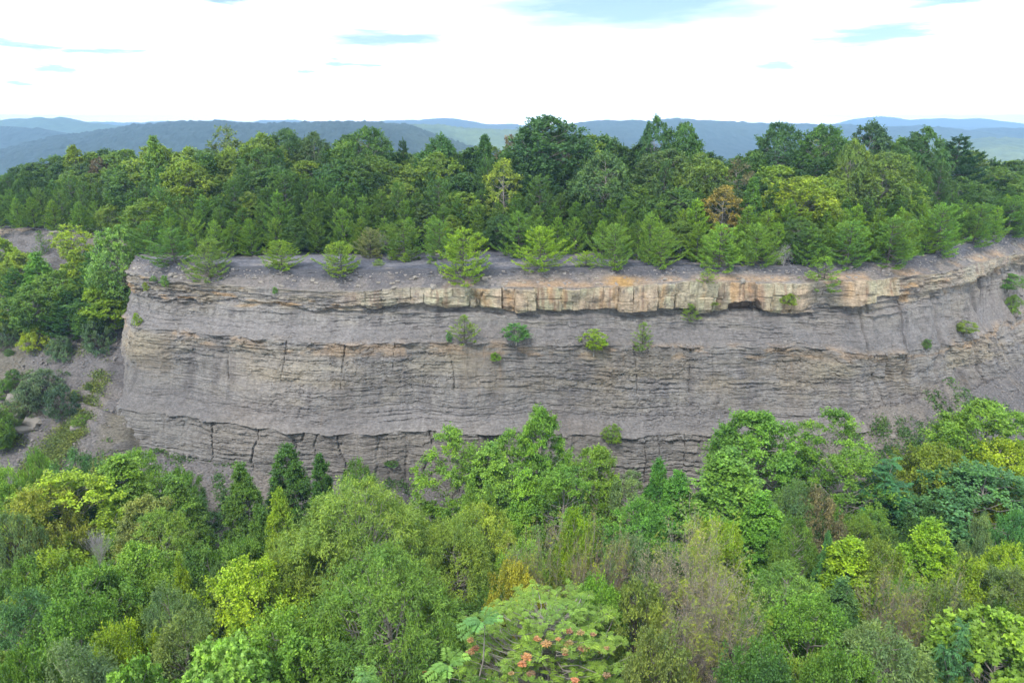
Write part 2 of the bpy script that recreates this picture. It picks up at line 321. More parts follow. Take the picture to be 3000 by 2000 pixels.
wz = wz + (fbm(Sg * .9, Wg * 1.5, 2, 83) - .5) * .12 * fade
# debris slope above the sandstone: small slabs
slab = (h2(np.floor(Sg / .5), np.floor(Wg / .16), 91) > .93) * zone(.25, 1.65, .1)
dd = dd + slab * .12; wz = wz + slab * .06
WX = PX[None] + NX[None] * dd; WY = PY[None] + NY[None] * dd
# the rock's own colours, with shade painted into the hollow
def C(*a): return np.array(a)[None, None]
def mixc(c, d, f): f = np.clip(f, 0, 1)[..., None]; return c * (1 - f) + d * f
n1 = fbm(Sg * .25, Wg * .35, 4, 101); n2 = fbm(Sg * 1.1, Wg * .16, 4, 102); n3 = fbm(Sg * .45, Wg * 2.2, 4, 103)
c = np.broadcast_to(C(.240, .228, .226), Wg.shape + (3,)).copy()
c = mixc(c, C(.165, .155, .160), 1.2 * sstep(.45, .75, n2) * .7)
c = mixc(c, C(.300, .275, .235), .6 * sstep(.5, .75, n3) * (.3 + rough))
c = mixc(c, C(.255, .215, .165), .55 * sstep(.5, .72, n1) * (zone(7.5, 12, .5) + .4 * zone(12, 15, .5)))
c *= (1 + .28 * (h2(LI, LI * 0, 104) - .5) * (.3 + rough))[..., None]
c = mixc(c, C(.215, .203, .210), (zone(13.6, 15.65, .5) + zone(5.9, 7.52, .5)) * .75)
c = mixc(c, C(.37, .27, .185), .6 * zone(7.35, 8.8, .3) * sstep(.47, .68, fbm(Sg * .5, Wg * 1.4, 4, 105)))
c = mixc(c, C(.34, .305, .235), .55 * zone(8.0, 11.4, .5) * sstep(.5, .75, fbm(Sg * .12, Wg * .3, 3, 106)))
c = mixc(c, C(.36, .235, .14), .5 * zone(8.2, 15, .6) * sstep(.68, .8, fbm(Sg * 1.5 + .3 * fbm(Wg, Sg, 2, 117), Wg * .12, 4, 107)) * sstep(.45, .65, fbm(Sg * .2, Wg * .3, 2, 118)) * .6)
c = mixc(c, C(.262, .252, .248), .5 * low)
pl = zone(1.75, 4.5, .2) * (1 - np.clip(ssw, 0, 1))
c = mixc(c, C(.33, .29, .235), .7 * pl * sstep(.35, .7, n3)); c = mixc(c, C(.44, .29, .15), .7 * pl * sstep(.6, .75, fbm(Sg * .4, Wg * 1.5, 3, 108)))
hb = h2(bcf, bc * 3 + up, 109)
ss = np.broadcast_to(C(.42, .375, .285), Wg.shape + (3,)).copy()
ss = mixc(ss, C(.42, .405, .30), sstep(.3, .9, hb)); ss = mixc(ss, C(.46, .36, .275), sstep(.45, .7, fbm(Sg * .35, Wg * .3, 3, 110)) * .8)
ss = mixc(ss, C(.45, .31, .18), sstep(.56, .78, fbm(Sg * .9, Wg * .4, 4, 111)) * .85)
ss = mixc(ss, C(.25, .15, .11), sstep(.56, .76, fbm(Sg * 2.3, Wg * .35, 4, 112)) * .6); ss = mixc(ss, C(.19, .17, .15), sstep(.58, .78, fbm(Sg * 1.4, Wg * 1.4, 4, 113)) * .6)
ss = mixc(ss, C(.16, .13, .12), hole * .8)  # shade under the overhang, painted into the hollow as dark brown
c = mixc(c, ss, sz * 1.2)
deb = zone(.1, 1.72, .12)
c = mixc(c, C(.205, .187, .185), deb); c = mixc(c, C(.13, .125, .14), deb * sstep(.48, .62, fbm(Sg * .5, Wg * .8, 4, 119)) * .8); c = mixc(c, C(.36, .265, .19), deb * sstep(.75, 1.6, Wg) * sstep(.42, .62, fbm(Sg * .3, Wg * .4, 4, 114)) * sstep(1150, 1350, pxc))
c = mixc(c, C(.40, .26, .11), deb * sstep(.5, 1.2, Wg) * (np.exp(-((pxc - 1825) / 42) ** 2)))
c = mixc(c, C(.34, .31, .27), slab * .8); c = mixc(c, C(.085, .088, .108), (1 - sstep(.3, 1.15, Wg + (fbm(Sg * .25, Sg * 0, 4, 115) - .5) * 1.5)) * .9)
c = c * (.72 + .5 * fbm(Sg * .07, Wg * .2, 4, 116))[..., None] * .80
c = mixc(c, C(.34, .27, .20), .7 * (1 - sstep(S0 - 14, S0 - 6, Sg)) * sstep(.35, .6, fbm(Sg * .2, Wg, 3, 152)))
c = mixc(c, c * np.array([1.1, 1.0, .88]), sstep(.4, .7, fbm(Sg * .1, Wg * .3, 3, 153)) * .35)
c = np.clip(c * np.array([1.01, .995, .965]), .03, .6)
V = np.stack([WX, WY, wz], -1)
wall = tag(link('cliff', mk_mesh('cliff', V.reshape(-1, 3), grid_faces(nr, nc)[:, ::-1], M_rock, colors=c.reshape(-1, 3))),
           'tall grey layered shale cliff with a tan sandstone band near its top', 'cliff', kind='structure')
wpx, wpy, wd = proj(V)
def on_wall(px, py):                     # the point of the cliff seen at a pixel
    m = (np.hypot(wpx - px, wpy - py) < 14) & (Sg > S0 - 5)
    if not m.any(): return None
    i = np.argmin(np.where(m, wd, 1e9)); return V.reshape(-1, 3)[i]

# ------------------------------------------------------------------ terrain
pk = slice(None, None, 5)
QX, QY, QNX, QNY, QS = xs_[pk], ys_[pk], nx_[pk], ny_[pk], sd_[pk]
def path_dist(x, y):
    x = np.asarray(x, float).ravel(); y = np.asarray(y, float).ravel(); D = np.empty_like(x); I = np.empty(len(x), int)
    for a in range(0, len(x), 4000):
        d = (x[a:a + 4000, None] - QX) ** 2 + (y[a:a + 4000, None] - QY) ** 2; i = d.argmin(1); I[a:a + 4000] = i
        D[a:a + 4000] = np.sqrt(d[np.arange(len(i)), i]) * np.sign((x[a:a + 4000] - QX[i]) * QNX[i] + (y[a:a + 4000] - QY[i]) * QNY[i])
    return D, QS[I]
# height at which scree meets the wall, along the wall
con_s = []; con_z = []
for (px, py) in [(400, 1290), (550, 1318), (700, 1352), (850, 1385), (1000, 1415), (1200, 1440), (1500, 1455), (1800, 1460), (2100, 1450), (2300, 1400), (2450, 1300), (2560, 1232), (2680, 1170),
                 (2745, 1110), (2800, 1120), (2870, 1170), (2960, 1130), (3050, 1080), (3300, 1000)]:
    m_ = (np.abs(wpx - px) < 16) & (np.abs(wpy - py) < 16) & (Sg > S0 - 3)
    if m_.any():
        i = np.argmin(np.where(m_, wd, 1e9)); con_s.append(Sg.ravel()[i]); con_z.append(V.reshape(-1, 3)[i, 2])
o_ = np.argsort(con_s); con_s = list(np.array(con_s)[o_]); con_z = list(np.minimum(np.array(con_z)[o_], -12.6))
con_s = [0, seg[4], seg[5], seg[6]] + con_s; con_z = [-3.0, -3.4, -6.5, -14] + con_z
def base_z(x, y):
    b = np.interp(y, [-60, 0, 10, 20, 30, 40, 50, 60, 80, 130], [-6, -11.5, -14, -17.5, -20.8, -23, -24.6, -25.2, -25.5, -26])
    return b + .03 * np.abs(x) * sstep(20, 80, np.abs(x)) + (fbm(np.asarray(x) * .05, np.asarray(y) * .05, 3, 121) - .5) * 2
def ground_z(x, y):
    sh = np.shape(x); x = np.asarray(x, float).ravel(); y = np.asarray(y, float).ravel()
    D, S_ = path_dist(x, y); zc = np.interp(S_, con_s, con_z); o = 9.2 * (.25 + .75 * sstep(S0 - 3, S0 + 7, S_))
    t = zc - .60 * (D - o) + (fbm(S_ * 1.1, D * .06, 3, 151) - .5) * .9 * sstep(S0 + 3, S0 + 8, S_) + (fbm(x * .25, y * .25, 3, 122) - .5) * .7 + (fbm(S_ * .35, D * .05, 3, 123) - .5) * sstep(S0 + 3, S0 + 8, S_)
    tl_ = -3.2 - .60 * (((x + 150) * -.2425 + (y - 122) * -.970) - 2.3) + (fbm(x * .25, y * .25, 3, 122) - .5) * .9 - 9 * sstep(-43, -33, x) - 200 * sstep(-36, -20, x)
    t = np.where(S_ < S0, tl_, np.maximum(t, tl_))
    b = base_z(x, y); h = np.log(np.exp(np.clip((t - b) / 1.2, -30, 30)) + 1) * 1.2 + b
    h = np.where((D < o - 2.0) & (S_ > S0 + 4), np.minimum(h, zc - .5), h)
    h = np.where(D < 0, -26., h)
    return h.reshape(sh), (1 / (1 + np.exp(-np.clip((t - b) / 1.2, -30, 30)))).reshape(sh), D.reshape(sh)
gx = np.linspace(-135, 150, 760); gy = np.r_[np.linspace(-45, 45, 60), np.linspace(45.3, 118, 290)]
GX, GY = np.meshgrid(gx, gy); GZ, GT, GD = ground_z(GX, GY)
GZ = GZ + (fbm(GX * 1.3, GY * 1.3, 3, 124) - .5) * .22
lf_ = sstep(-34, -40, GX) * sstep(.5, .9, GT)
GZ = GZ + lf_ * (.3 * np.sin(GZ * 6 + 5 * fbm(GX * .2, GY * .2, 3, 128)) * sstep(.4, .6, fbm(GX * .12, GY * .12, 2, 129)) + (fbm(GX * .5, GY * .5, 4, 130) - .5) * 1.1)
gc = np.broadcast_to(C(.125, .115, .115), GX.shape + (3,)).copy()
gc = mixc(gc, C(.19, .165, .14), .6 * sstep(.45, .7, fbm(GX * .2, GY * .2, 4, 125)))
gc = mixc(gc, C(.085, .08, .085), .6 * sstep(.5, .7, fbm(GX * .9, GY * .25, 4, 126)))
gc = mixc(gc, C(.13, .115, .08), sstep(.48, .62, fbm(GX * .16, GY * .16, 4, 127)) * .6 * (GX < -40))
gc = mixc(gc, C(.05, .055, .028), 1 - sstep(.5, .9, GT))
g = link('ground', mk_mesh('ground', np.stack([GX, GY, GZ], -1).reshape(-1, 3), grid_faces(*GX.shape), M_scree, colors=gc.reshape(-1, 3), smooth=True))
tag(g, 'grey scree slope and wooded ground below the cliff', 'ground', kind='structure')
def gz(x, y): return float(ground_z(np.array([x]), np.array([y]))[0][0])

bx = np.r_[np.linspace(-330, -75, 60), np.linspace(-74.5, 95, 480), np.linspace(96, 330, 60)]
by = np.r_[np.linspace(68, 112, 150), np.linspace(112.6, 420, 70)]
BX, BY = np.meshgrid(bx, by); BD, BS = path_dist(BX, BY); BD = BD.reshape(BX.shape)
out = np.where(np.abs(BX - 0) > 150, BY < 110, False)
BZ = (fbm(BX * .08, BY * .08, 3, 131) - .5) * .8 * sstep(1, 6, -BD) + (fbm(BX * .7, BY * .7, 3, 132) - .5) * .16 * sstep(.2, 1.5, -BD) - .03
BZ = np.where(BD > -.35, -.03 - (BD + .35) * 2.2, BZ)
BZ = np.maximum(BZ, -12) - sstep(170, 420, BY) * 120 - sstep(150, 330, np.abs(BX)) * 40
bc_ = np.broadcast_to(C(.14, .138, .158), BX.shape + (3,)).copy()
bc_ = mixc(bc_, C(.06, .063, .083), sstep(.42, .62, fbm(BX * .14, BY * .35, 4, 133)) * .85)
bc_ = mixc(bc_, C(.25, .22, .19), sstep(.55, .72, fbm(BX * .22, BY * .4, 4, 134)) * .6)
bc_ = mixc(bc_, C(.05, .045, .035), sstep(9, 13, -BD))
bf_ = grid_faces(*BX.shape); bf_ = bf_[(BD.ravel()[bf_] < 1.3).all(1)]
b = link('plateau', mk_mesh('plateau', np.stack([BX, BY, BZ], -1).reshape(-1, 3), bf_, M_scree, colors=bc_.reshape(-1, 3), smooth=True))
tag(b, 'flat dark shale bench on top of the cliff', 'ground', kind='structure')
def bz(x, y):
    return -.03 + (float(fbm(np.array([x * .08]), np.array([y * .08]), 3, 131)[0]) - .5) * .8 - float(sstep(170, 420, np.array([y]))[0]) * 120

# far ridges: silhouettes at their own distances
def ridge(name, prof, Y, depth, label, colr, nx=700, ny=60, bump=8, bs=.05, foot=-150, back=1.0):
    pr = np.array(prof, float); pxs = np.linspace(pr[0, 0], pr[-1, 0], nx)
    pys = np.interp(pxs, pr[:, 0], pr[:, 1]); pys = blur(pys, max(3, nx // 60))
    x = np.array([unproj_y(a, b_, Y)[0] for a, b_ in zip(pxs, pys)]); zt = np.array([unproj_y(a, b_, Y)[2] for a, b_ in zip(pxs, pys)]) - bump * .5
    v = np.r_[np.linspace(-1, 0, ny), np.linspace(.04, .8, 10)]
    VV, XX = np.meshgrid(v, x, indexing='ij')
    h = np.where(VV < 0, 1 - (-VV) ** 1.25, 1 - VV ** 1.5)
    spur = (fbm(XX / depth * 2.2 + VV * .6, VV * 1.2, 4, len(name) * 7) - .5) * 1.5 * np.clip(np.minimum(-VV * 3, 1), 0, 1) * (1 + VV * .4)
    Z = foot + (zt[None] - foot) * np.clip(h + spur * .42, 0, 1)
    Yv = Y + VV * depth
    Z = Z + bump * (fbm(XX * bs, Yv * bs, 3, 141) - .5) * 2
    cc = np.broadcast_to(C(*colr), XX.shape + (3,)).copy()
    cc *= (.75 + .5 * fbm(XX * bs * 1.5, Yv * bs * 1.5, 3, 142))[..., None]
    cc = mixc(cc, C(colr[0] * 1.9, colr[1] * 1.7, colr[2] * 1.2), sstep(.55, .75, fbm(XX / depth * 1.5, VV * 2, 3, 143)) * .7)
    o = link(name, mk_mesh(name, np.stack([XX, Yv, Z], -1).reshape(-1, 3), grid_faces(*XX.shape), M_hill, colors=cc.reshape(-1, 3), smooth=True))
    tag(o, label, 'hill', kind='structure'); return o
G1 = (.022, .034, .024)
ridge('hill', [(-600, 470), (-200, 455), (0, 447), (130, 423), (190, 393), (276, 385), (353, 374), (468, 355), (638, 351), (765, 360), (870, 356), (1000, 353), (1100, 356), (1200, 362), (1290, 395), (1400, 430), (1600, 470)],
      1500, 800, 'long dark wooded ridge rising behind the trees on the left', G1, 1600, 110, 7, .09)
ridge('hill', [(-600, 372), (-200, 368), (0, 366), (80, 372), (170, 388), (280, 420), (420, 450), (600, 470)], 1900, 700, 'low dark wooded spur at the left edge of the horizon', G1, 700, 50, 8, .06)
ridge('hill', [(-900, 360), (-300, 352), (0, 351), (60, 347), (95, 346), (120, 343), (165, 341), (195, 347), (215, 353), (260, 357), (330, 364), (400, 370), (470, 373), (600, 392), (800, 420)], 2900, 900,
      'pale rounded hill on the horizon at the far left', (.055, .085, .03), 700, 60, 9, .04)
ridge('hill', [(900, 420), (1080, 372), (1230, 362), (1300, 364), (1380, 374), (1500, 378), (1600, 382), (1680, 400), (1800, 440)], 2600, 900,
      'sunlit green wooded hill behind the middle of the tree line', (.075, .105, .035), 700, 60, 9, .045)  # the sunlit look is put into the hill's lighter base colour
ridge('hill', [(1300, 420), (1480, 383), (1620, 368), (1700, 357), (1760, 351), (1840, 350), (1900, 353), (1960, 346), (2000, 345), (2050, 350), (2150, 355), (2250, 357), (2380, 362), (2460, 362), (2520, 366), (2580, 371), (2650, 368), (2700, 366),
               (2750, 371), (2800, 381), (2860, 385), (2900, 376), (2950, 371), (3000, 375), (3300, 380), (3900, 390)], 3000, 1200, 'long blue wooded ridge behind the right half of the trees', G1, 1100, 60, 8, .045)
ridge('hill', [(2600, 450), (2780, 408), (2850, 402), (2930, 401), (3000, 403), (3200, 410), (3800, 420)], 2000, 800, 'lower green slope with clearings at the right edge', (.085, .11, .04), 500, 50, 8, .06)  # lit green of the fields is put into the slope's colour
ridge('hill', [(100, 380), (200, 357), (300, 356), (400, 358), (470, 354), (640, 352), (745, 356), (760, 351), (870, 351), (880, 355), (1040, 356), (1180, 352), (1240, 350), (1290, 345), (1335, 346), (1370, 353), (1410, 360), (1450, 364), (1500, 362), (1530, 366), (1700, 380)], 5500, 1500,
      'distant purple blue ridge with a flat crest left of centre', (.05, .055, .05), 700, 40, 7, .02)
ridge('hill', [(2300, 385), (2460, 362), (2500, 349), (2560, 341), (2590, 342), (2640, 349), (2670, 352), (2720, 346), (2760, 345), (2820, 347), (2860, 344), (2900, 350), (2950, 356), (3000, 361), (3200, 366), (3900, 370)], 8000, 1500,
      'pale farthest mountain with a peaked crest at the upper right', (.05, .06, .05), 600, 40, 14, .008)
ridge('hill', [(2600, 400), (2740, 376), (2790, 371), (2870, 371), (2960, 375), (3100, 378), (3900, 385)], 6200, 1500, 'thin purple ridge just below the farthest mountain on the right', (.05, .05, .05), 400, 40, 7, .02)
vx = np.linspace(-10000, 10000, 60); vy = np.linspace(300, 9400, 60); VX, VY = np.meshgrid(vx, vy)
VZ = -150 + 0 * VX + np.where(VY < 310, -5, 0)
vf = link('valley_floor', mk_mesh('valley_floor', np.stack([VX, VY, VZ], -1).reshape(-1, 3), grid_faces(*VX.shape), M_hill, colors=np.broadcast_to(np.array([.05, .07, .03]), (VX.size, 3))))
tag(vf, 'wooded valley between the cliff and the far ridges', 'valley', kind='structure')

# ------------------------------------------------------------------ plant meshes
def nrm(a): return a / (np.linalg.norm(a, axis=-1, keepdims=True) + 1e-9)
def leaf_geo(P, A, Nn, Ls, Ws, r, fold=.12, tri=False):
    """one kite-shaped leaf per row: position, axis, normal, length, width"""
    A = nrm(A); Sd = nrm(np.cross(A, Nn)); Up = nrm(np.cross(Sd, A)); Ls = np.broadcast_to(Ls, (len(P),))[:, None]; Ws = np.broadcast_to(Ws, (len(P),))[:, None]
    v = np.stack([P, P + A * Ls * .42 + Sd * Ws * .5 + Up * Ws * fold, P + A * Ls - Up * Ls * .06, P + A * Ls * .42 - Sd * Ws * .5 + Up * Ws * fold], 1)
    return v.reshape(-1, 3), r
def quads(V, r, name, mat):
    F = np.arange(len(V)).reshape(-1, 4); return mk_mesh(name, V, F, mat, attrs=r)
def tubes(S, name, mat, k=4):
    """S: rows of ax ay az bx by bz ra rb"""
    S = np.array(S, float); A = S[:, :3]; B = S[:, 3:6]; d = nrm(B - A)
    up = np.where(np.abs(d[:, 2:3]) > .9, np.array([[1., 0, 0]]), np.array([[0, 0, 1.]])); u = nrm(np.cross(d, up)); v = np.cross(d, u)
    an = np.arange(k) * 2 * math.pi / k; ring = u[:, None] * np.cos(an)[None, :, None] + v[:, None] * np.sin(an)[None, :, None]
    P = np.concatenate([A[:, None] + ring * S[:, 6, None, None], B[:, None] + ring * S[:, 7, None, None]], 1)
    n = len(S); b_ = (np.arange(n) * 2 * k)[:, None]; i = np.arange(k)[None]; j = (i + 1) % k
    F = np.stack([b_ + i, b_ + j, b_ + j + k, b_ + i + k], -1).reshape(-1, 4)
    return mk_mesh(name, P.reshape(-1, 3), F, mat, smooth=True)
def bent(a, b, r0, r1, rg, n=3, sag=.12):
    a = np.array(a, float); b = np.array(b, float); Lb = np.linalg.norm(b - a); pts_ = [a + (b - a) * t + (rg.normal(size=3) * Lb * .05 if 0 < t < 1 else 0) + np.array([0, 0, math.sin(t * math.pi) * Lb * -sag]) for t in np.linspace(0, 1, n + 1)]
    return [(*pts_[i], *pts_[i + 1], r0 + (r1 - r0) * i / n, r0 + (r1 - r0) * (i + 1) / n) for i in range(n)]

ENV = {'cone': lambda t: np.clip((1 - t), 0, 1) ** .72 * sstep(-.05, .22, t) * 1.05, 'oval': lambda t: np.sqrt(np.clip(1 - (np.clip(t, 0, 1) * 1.85 - .85) ** 2, 0, 1)) * .98,
       'round': lambda t: np.sqrt(np.clip(1 - (np.clip(t, 0, 1) * 1.6 - .6) ** 2, 0, 1)), 'column': lambda t: sstep(-.05, .15, t) * np.clip(1.02 - t, 0, 1) ** .42}
def crown(rg, H, Rr, base, env, ncl, rc, ntw, nlf, LL, LW, droop=.25, upb=.35, lobes=.3, flat=.7, palm=False, inner=.4, twl=1.0):
    """returns leaf vertices, per-leaf random and the clump centres"""
    m = ncl * 3; t = rg.uniform(0, 1, m); keep = rg.uniform(0, 1, m) < (ENV[env](t) * .85 + .15); t = t[keep][:ncl]; m = len(t)
    az = rg.uniform(0, 2 * math.pi, m); sd = int(rg.integers(1e6))
    lob = 1 + lobes * 2 * (fbm(az * 1.1 + 9 * (az > math.pi * 2), t * 3.2, 2, sd) - .5)
    rr = ENV[env](t) * Rr * lob * (inner + (1 - inner) * rg.uniform(0, 1, m) ** .38)
    hc = H * (1 - base); Cn = np.stack([rr * np.cos(az), rr * np.sin(az), H * base + t * (hc - rc * .8)], 1); Cn[0] = (0, 0, H - rc * 1.0)
    if m > 3: Cn[1] = (rc * .35, 0, H - rc * 1.9); Cn[2] = (-rc * .3, rc * .3, H - rc * 2.3)
    rcl = rc * (.65 + .7 * rg.uniform(0, 1, m)) * (.75 + .35 * np.clip(rr / Rr, 0, 1))
    outw = nrm(np.stack([Cn[:, 0], Cn[:, 1], np.full(m, .25 * Rr)], 1))
    td = nrm(outw[:, None] * .75 + rg.normal(size=(m, ntw, 3)) * .75 + np.array([0, 0, upb])); td[..., 2] *= flat; td = nrm(td)
    u = rg.uniform(.15, 1, (m, ntw, nlf)) ** .7
    tl_ = rcl[:, None] * rg.uniform(.6, 1.15, (m, ntw)) * twl
    P = Cn[:, None, None] + td[:, :, None] * (u * tl_[..., None])[..., None] + rg.normal(size=(m, ntw, nlf, 3)) * rc * .09
    P[..., 2] -= droop * (u ** 2) * tl_[..., None] * .5
    A = nrm(td[:, :, None] * .55 + rg.normal(size=P.shape) * .55 + np.array([0, 0, -droop]))
    Nn = nrm(np.array([0, 0, 1.]) + outw[:, None, None] * .45 + rg.normal(size=P.shape) * .45)
    cr_ = rg.uniform(-.2, .2, (m, 1, 1)); r = np.clip(cr_ + rg.uniform(0, 1, P.shape[:3]) * .8 + .1, 0, 1)
    P = P.reshape(-1, 3); A = A.reshape(-1, 3); Nn = Nn.reshape(-1, 3); r = r.ravel(); n = len(P)
    Ls = LL * rg.uniform(.7, 1.25, n); Ws = LW * rg.uniform(.8, 1.2, n)
    if palm:
        sdv = nrm(np.cross(A, Nn)); vs = []; rs = []
        for q in (-.95, 0, .95):
            v_, _ = leaf_geo(P, A + sdv * q, Nn, Ls * (1 if q == 0 else .85), Ws * .62, r, .05); vs.append(v_); rs.append(r)
        return np.concatenate(vs), np.concatenate(rs), Cn
    v_, _ = leaf_geo(P, A, Nn, Ls, Ws, r); return v_, r, Cn
def skeleton(rg, H, Cn, r0, frac=.6, top=.93, lean=.04):
    """trunk and limbs reaching out to the clumps"""
    q = [np.array([0, 0, 0.])]; n = 7
    for i in range(1, n + 1): q.append(np.array([rg.normal() * lean * H * .3, rg.normal() * lean * H * .3, H * top * i / n]) * np.array([i / n, i / n, 1]))
    S = [(*q[i], *q[i + 1], r0 * (1 - i / n) + .015, r0 * (1 - (i + 1) / n) + .015) for i in range(n)]
    for c_ in Cn[rg.uniform(0, 1, len(Cn)) < frac]:
        zz = max(H * .12, c_[2] - np.hypot(c_[0], c_[1]) * rg.uniform(.5, 1.0)); f = min(zz / (H * top), .999) * n; i = int(f); a = q[i] + (q[i + 1] - q[i]) * (f - i)
        ra = max(.028, r0 * .5 * (1 - zz / H)); S += bent(a, c_, ra, .012, rg, 3, .08)
    return S
LIB = {}
def add_lib(kind, crown_me, trunk_me, H, W, extra=None): LIB.setdefault(kind, []).append((crown_me, trunk_me, H, W, extra))
def broad(kind, n, H, Rr, base, env, ncl, rc, ntw, nlf, LL, LW, bark=None, r0=.16, frac=.6, **k):
    for i in range(n):
        rg = np.random.default_rng(abs(hash_s(kind)) + i); v_, r, Cn = crown(rg, H, Rr, base, env, ncl, rc, ntw, nlf, LL, LW, **k)
        add_lib(kind, quads(v_, r, 'crown', M_leaf), tubes(skeleton(rg, H, Cn, r0, frac), 'trunk', bark or M_bark), H, Rr * 2.12)
def hash_s(s_): return sum((i + 1) * ord(c_) for i, c_ in enumerate(s_)) * 7919 % 100003
# near trees (leaves a few pixels long)
broad('poplar', 4, 12, 2.3, .14, 'cone', 250, .68, 11, 22, .125, .105, upb=.55, lobes=.5, inner=.45)
broad('oval', 3, 11, 2.3, .12, 'oval', 240, .70, 11, 22, .125, .10, lobes=.6, inner=.45)
broad('roundleaf', 4, 9, 3.1, .13, 'round', 270, .84, 11, 22, .125, .10, lobes=.65, inner=.45)
broad('airy', 3, 12, 2.2, .18, 'oval', 100, .72, 10, 19, .13, .10, lobes=.6, frac=.98, r0=.16, inner=.3)
broad('willowy', 3, 12, 4.0, .08, 'oval', 520, .85, 10, 20, .19, .05, droop=.5, lobes=.55, twl=1.1, flat=.85, frac=.5, r0=.22)
broad('lance', 3, 10, 2.4, .1, 'oval', 320, .66, 9, 18, .16, .055, droop=.4, lobes=.55)
broad('bigleaf', 2, 11, 3.4, .2, 'round', 300, .7, 8, 11, .21, .2, palm=True, lobes=.45, droop=.4)
broad('shrubby', 3, 5, 2.1, .04, 'round', 260, .45, 8, 15, .10, .06, lobes=.6, bark=M_darkbark, r0=.08)
# trees on the far side (leaves about one pixel)
broad('farbroad', 5, 13, 3.3, .14, 'oval', 320, .8, 9, 11, .25, .19, lobes=.6, r0=.2)
broad('farcone', 3, 13, 2.6, .15, 'cone', 280, .72, 9, 11, .24, .18, upb=.5, lobes=.4, r0=.18)
broad('farairy', 2, 13, 2.8, .3, 'oval', 80, .85, 8, 8, .3, .22, lobes=.7, frac=.95)
broad('farshrub', 3, 4, 1.9, .04, 'round', 130, .5, 8, 11, .16, .09, lobes=.9, bark=M_darkbark, r0=.07)
def pine(kind, i, H, Rr, nwh, dens=1.0, base=.05, LL=.3, gap=0.0, nb=5):
    rg = np.random.default_rng(hash_s(kind) + i); S = [(0, 0, 0, 0, 0, H * .5, .11 * H / 6, .06 * H / 6), (0, 0, H * .5, 0, 0, H * .98, .06 * H / 6, .012)]; Vs = []; rs = []
    sdl = rg.uniform(0, 1, 9)
    for k in range(nwh):
        t = (k + rg.uniform(-.3, .3)) / nwh; z0 = H * (base + (1 - base) * t * .97); a0 = rg.uniform(0, 6.3)
        for j in range(nb + int(rg.integers(0, 2))):
            if rg.uniform() < gap: continue
            az = a0 + j * 2 * math.pi / nb + rg.uniform(-.4, .4); prof = min(1, 1.25 * (1 - t) ** (.78 if kind == 'youngpine' else .92)) * (.6 + .4 * sstep(-.1, .25, t)) * (.8 + .4 * sdl[(int(az * 1.3) + k // 4) % 9]) + .05
            Lb = Rr * float(prof) * rg.uniform(.6, 1.25); d = np.array([math.cos(az), math.sin(az), 0]); rise = (.06 + .5 * t) * rg.uniform(.6, 1.3)
            n = 5; uu = np.linspace(0, 1, n + 1); cur = np.array([0, 0, z0]) + d * Lb * uu[:, None] + np.array([0, 0, 1.]) * (Lb * (rise * uu - .16 * np.sin(uu * 3.1) * (1 - t) + .16 * uu ** 3))[:, None]
            for q in range(n): S.append((*cur[q], *cur[q + 1], .028 * Lb / 2 * (1 - uu[q]) + .006, .028 * Lb / 2 * (1 - uu[q + 1]) + .006))
            nb2 = max(3, int(Lb * 8 * dens)); u = rg.uniform(.22, 1, nb2) ** .8; sdv = np.array([-d[1], d[0], 0]) * np.where(rg.uniform(size=nb2) < .5, 1, -1)[:, None]
            base_p = np.stack([np.interp(u, uu, cur[:, a]) for a in range(3)], 1)
            bd = nrm(d * .75 + sdv * .75 + np.array([0, 0, .16]) + rg.normal(size=(nb2, 3)) * .12); bl = (.16 + .38 * Lb * (1.05 - u) * .55) * rg.uniform(.7, 1.2, nb2)
            nn = 13; w_ = rg.uniform(0, 1, (nb2, nn)); P = base_p[:, None] + bd[:, None] * (w_ * bl[:, None])[..., None] + rg.normal(size=(nb2, nn, 3)) * np.array([.035, .035, .025])
            P[..., 2] += .18 * (w_ ** 2) * bl[:, None]
            A = nrm(bd[:, None] * .8 + rg.normal(size=P.shape) * .42 + np.array([0, 0, .28])); Nn = nrm(np.array([0, 0, 1.]) + rg.normal(size=P.shape) * .5)
            P = P.reshape(-1, 3); r = np.clip(rg.uniform(0, .75, len(P)) + .22 * w_.ravel() * np.repeat(u, nn), 0, 1)
            v_, _ = leaf_geo(P, A.reshape(-1, 3), Nn.reshape(-1, 3), LL * rg.uniform(.6, 1.2, len(P)), LL * .26, r, .1); Vs.append(v_); rs.append(r)
    n = 60; P = np.stack([rg.normal(size=n) * .05, rg.normal(size=n) * .05, H * rg.uniform(.9, 1.0, n)], 1); A = rg.normal(size=(n, 3)) * .4 + np.array([0, 0, 1.]); r = rg.uniform(.4, 1, n)
    v_, _ = leaf_geo(P, A, rg.normal(size=(n, 3)), LL * .8, LL * .25, r); Vs.append(v_); rs.append(r)
    add_lib(kind, quads(np.concatenate(Vs), np.concatenate(rs), 'crown', M_needle), tubes(S, 'trunk', M_darkbark, 4), H, Rr * 2)
for i in range(6): pine('youngpine', i, 5, 2.4, 12 + i % 3, 1.2, .03, .19, .06 + .05 * (i % 3), 6)
for i in range(5): pine('pine', i, 9, 2.9, 18, 1.4, .04, .26, .04, 6)
for i in range(2): pine('wallpine', i, 3, 1.35, 12, .8, .1, .16, .12, 4)
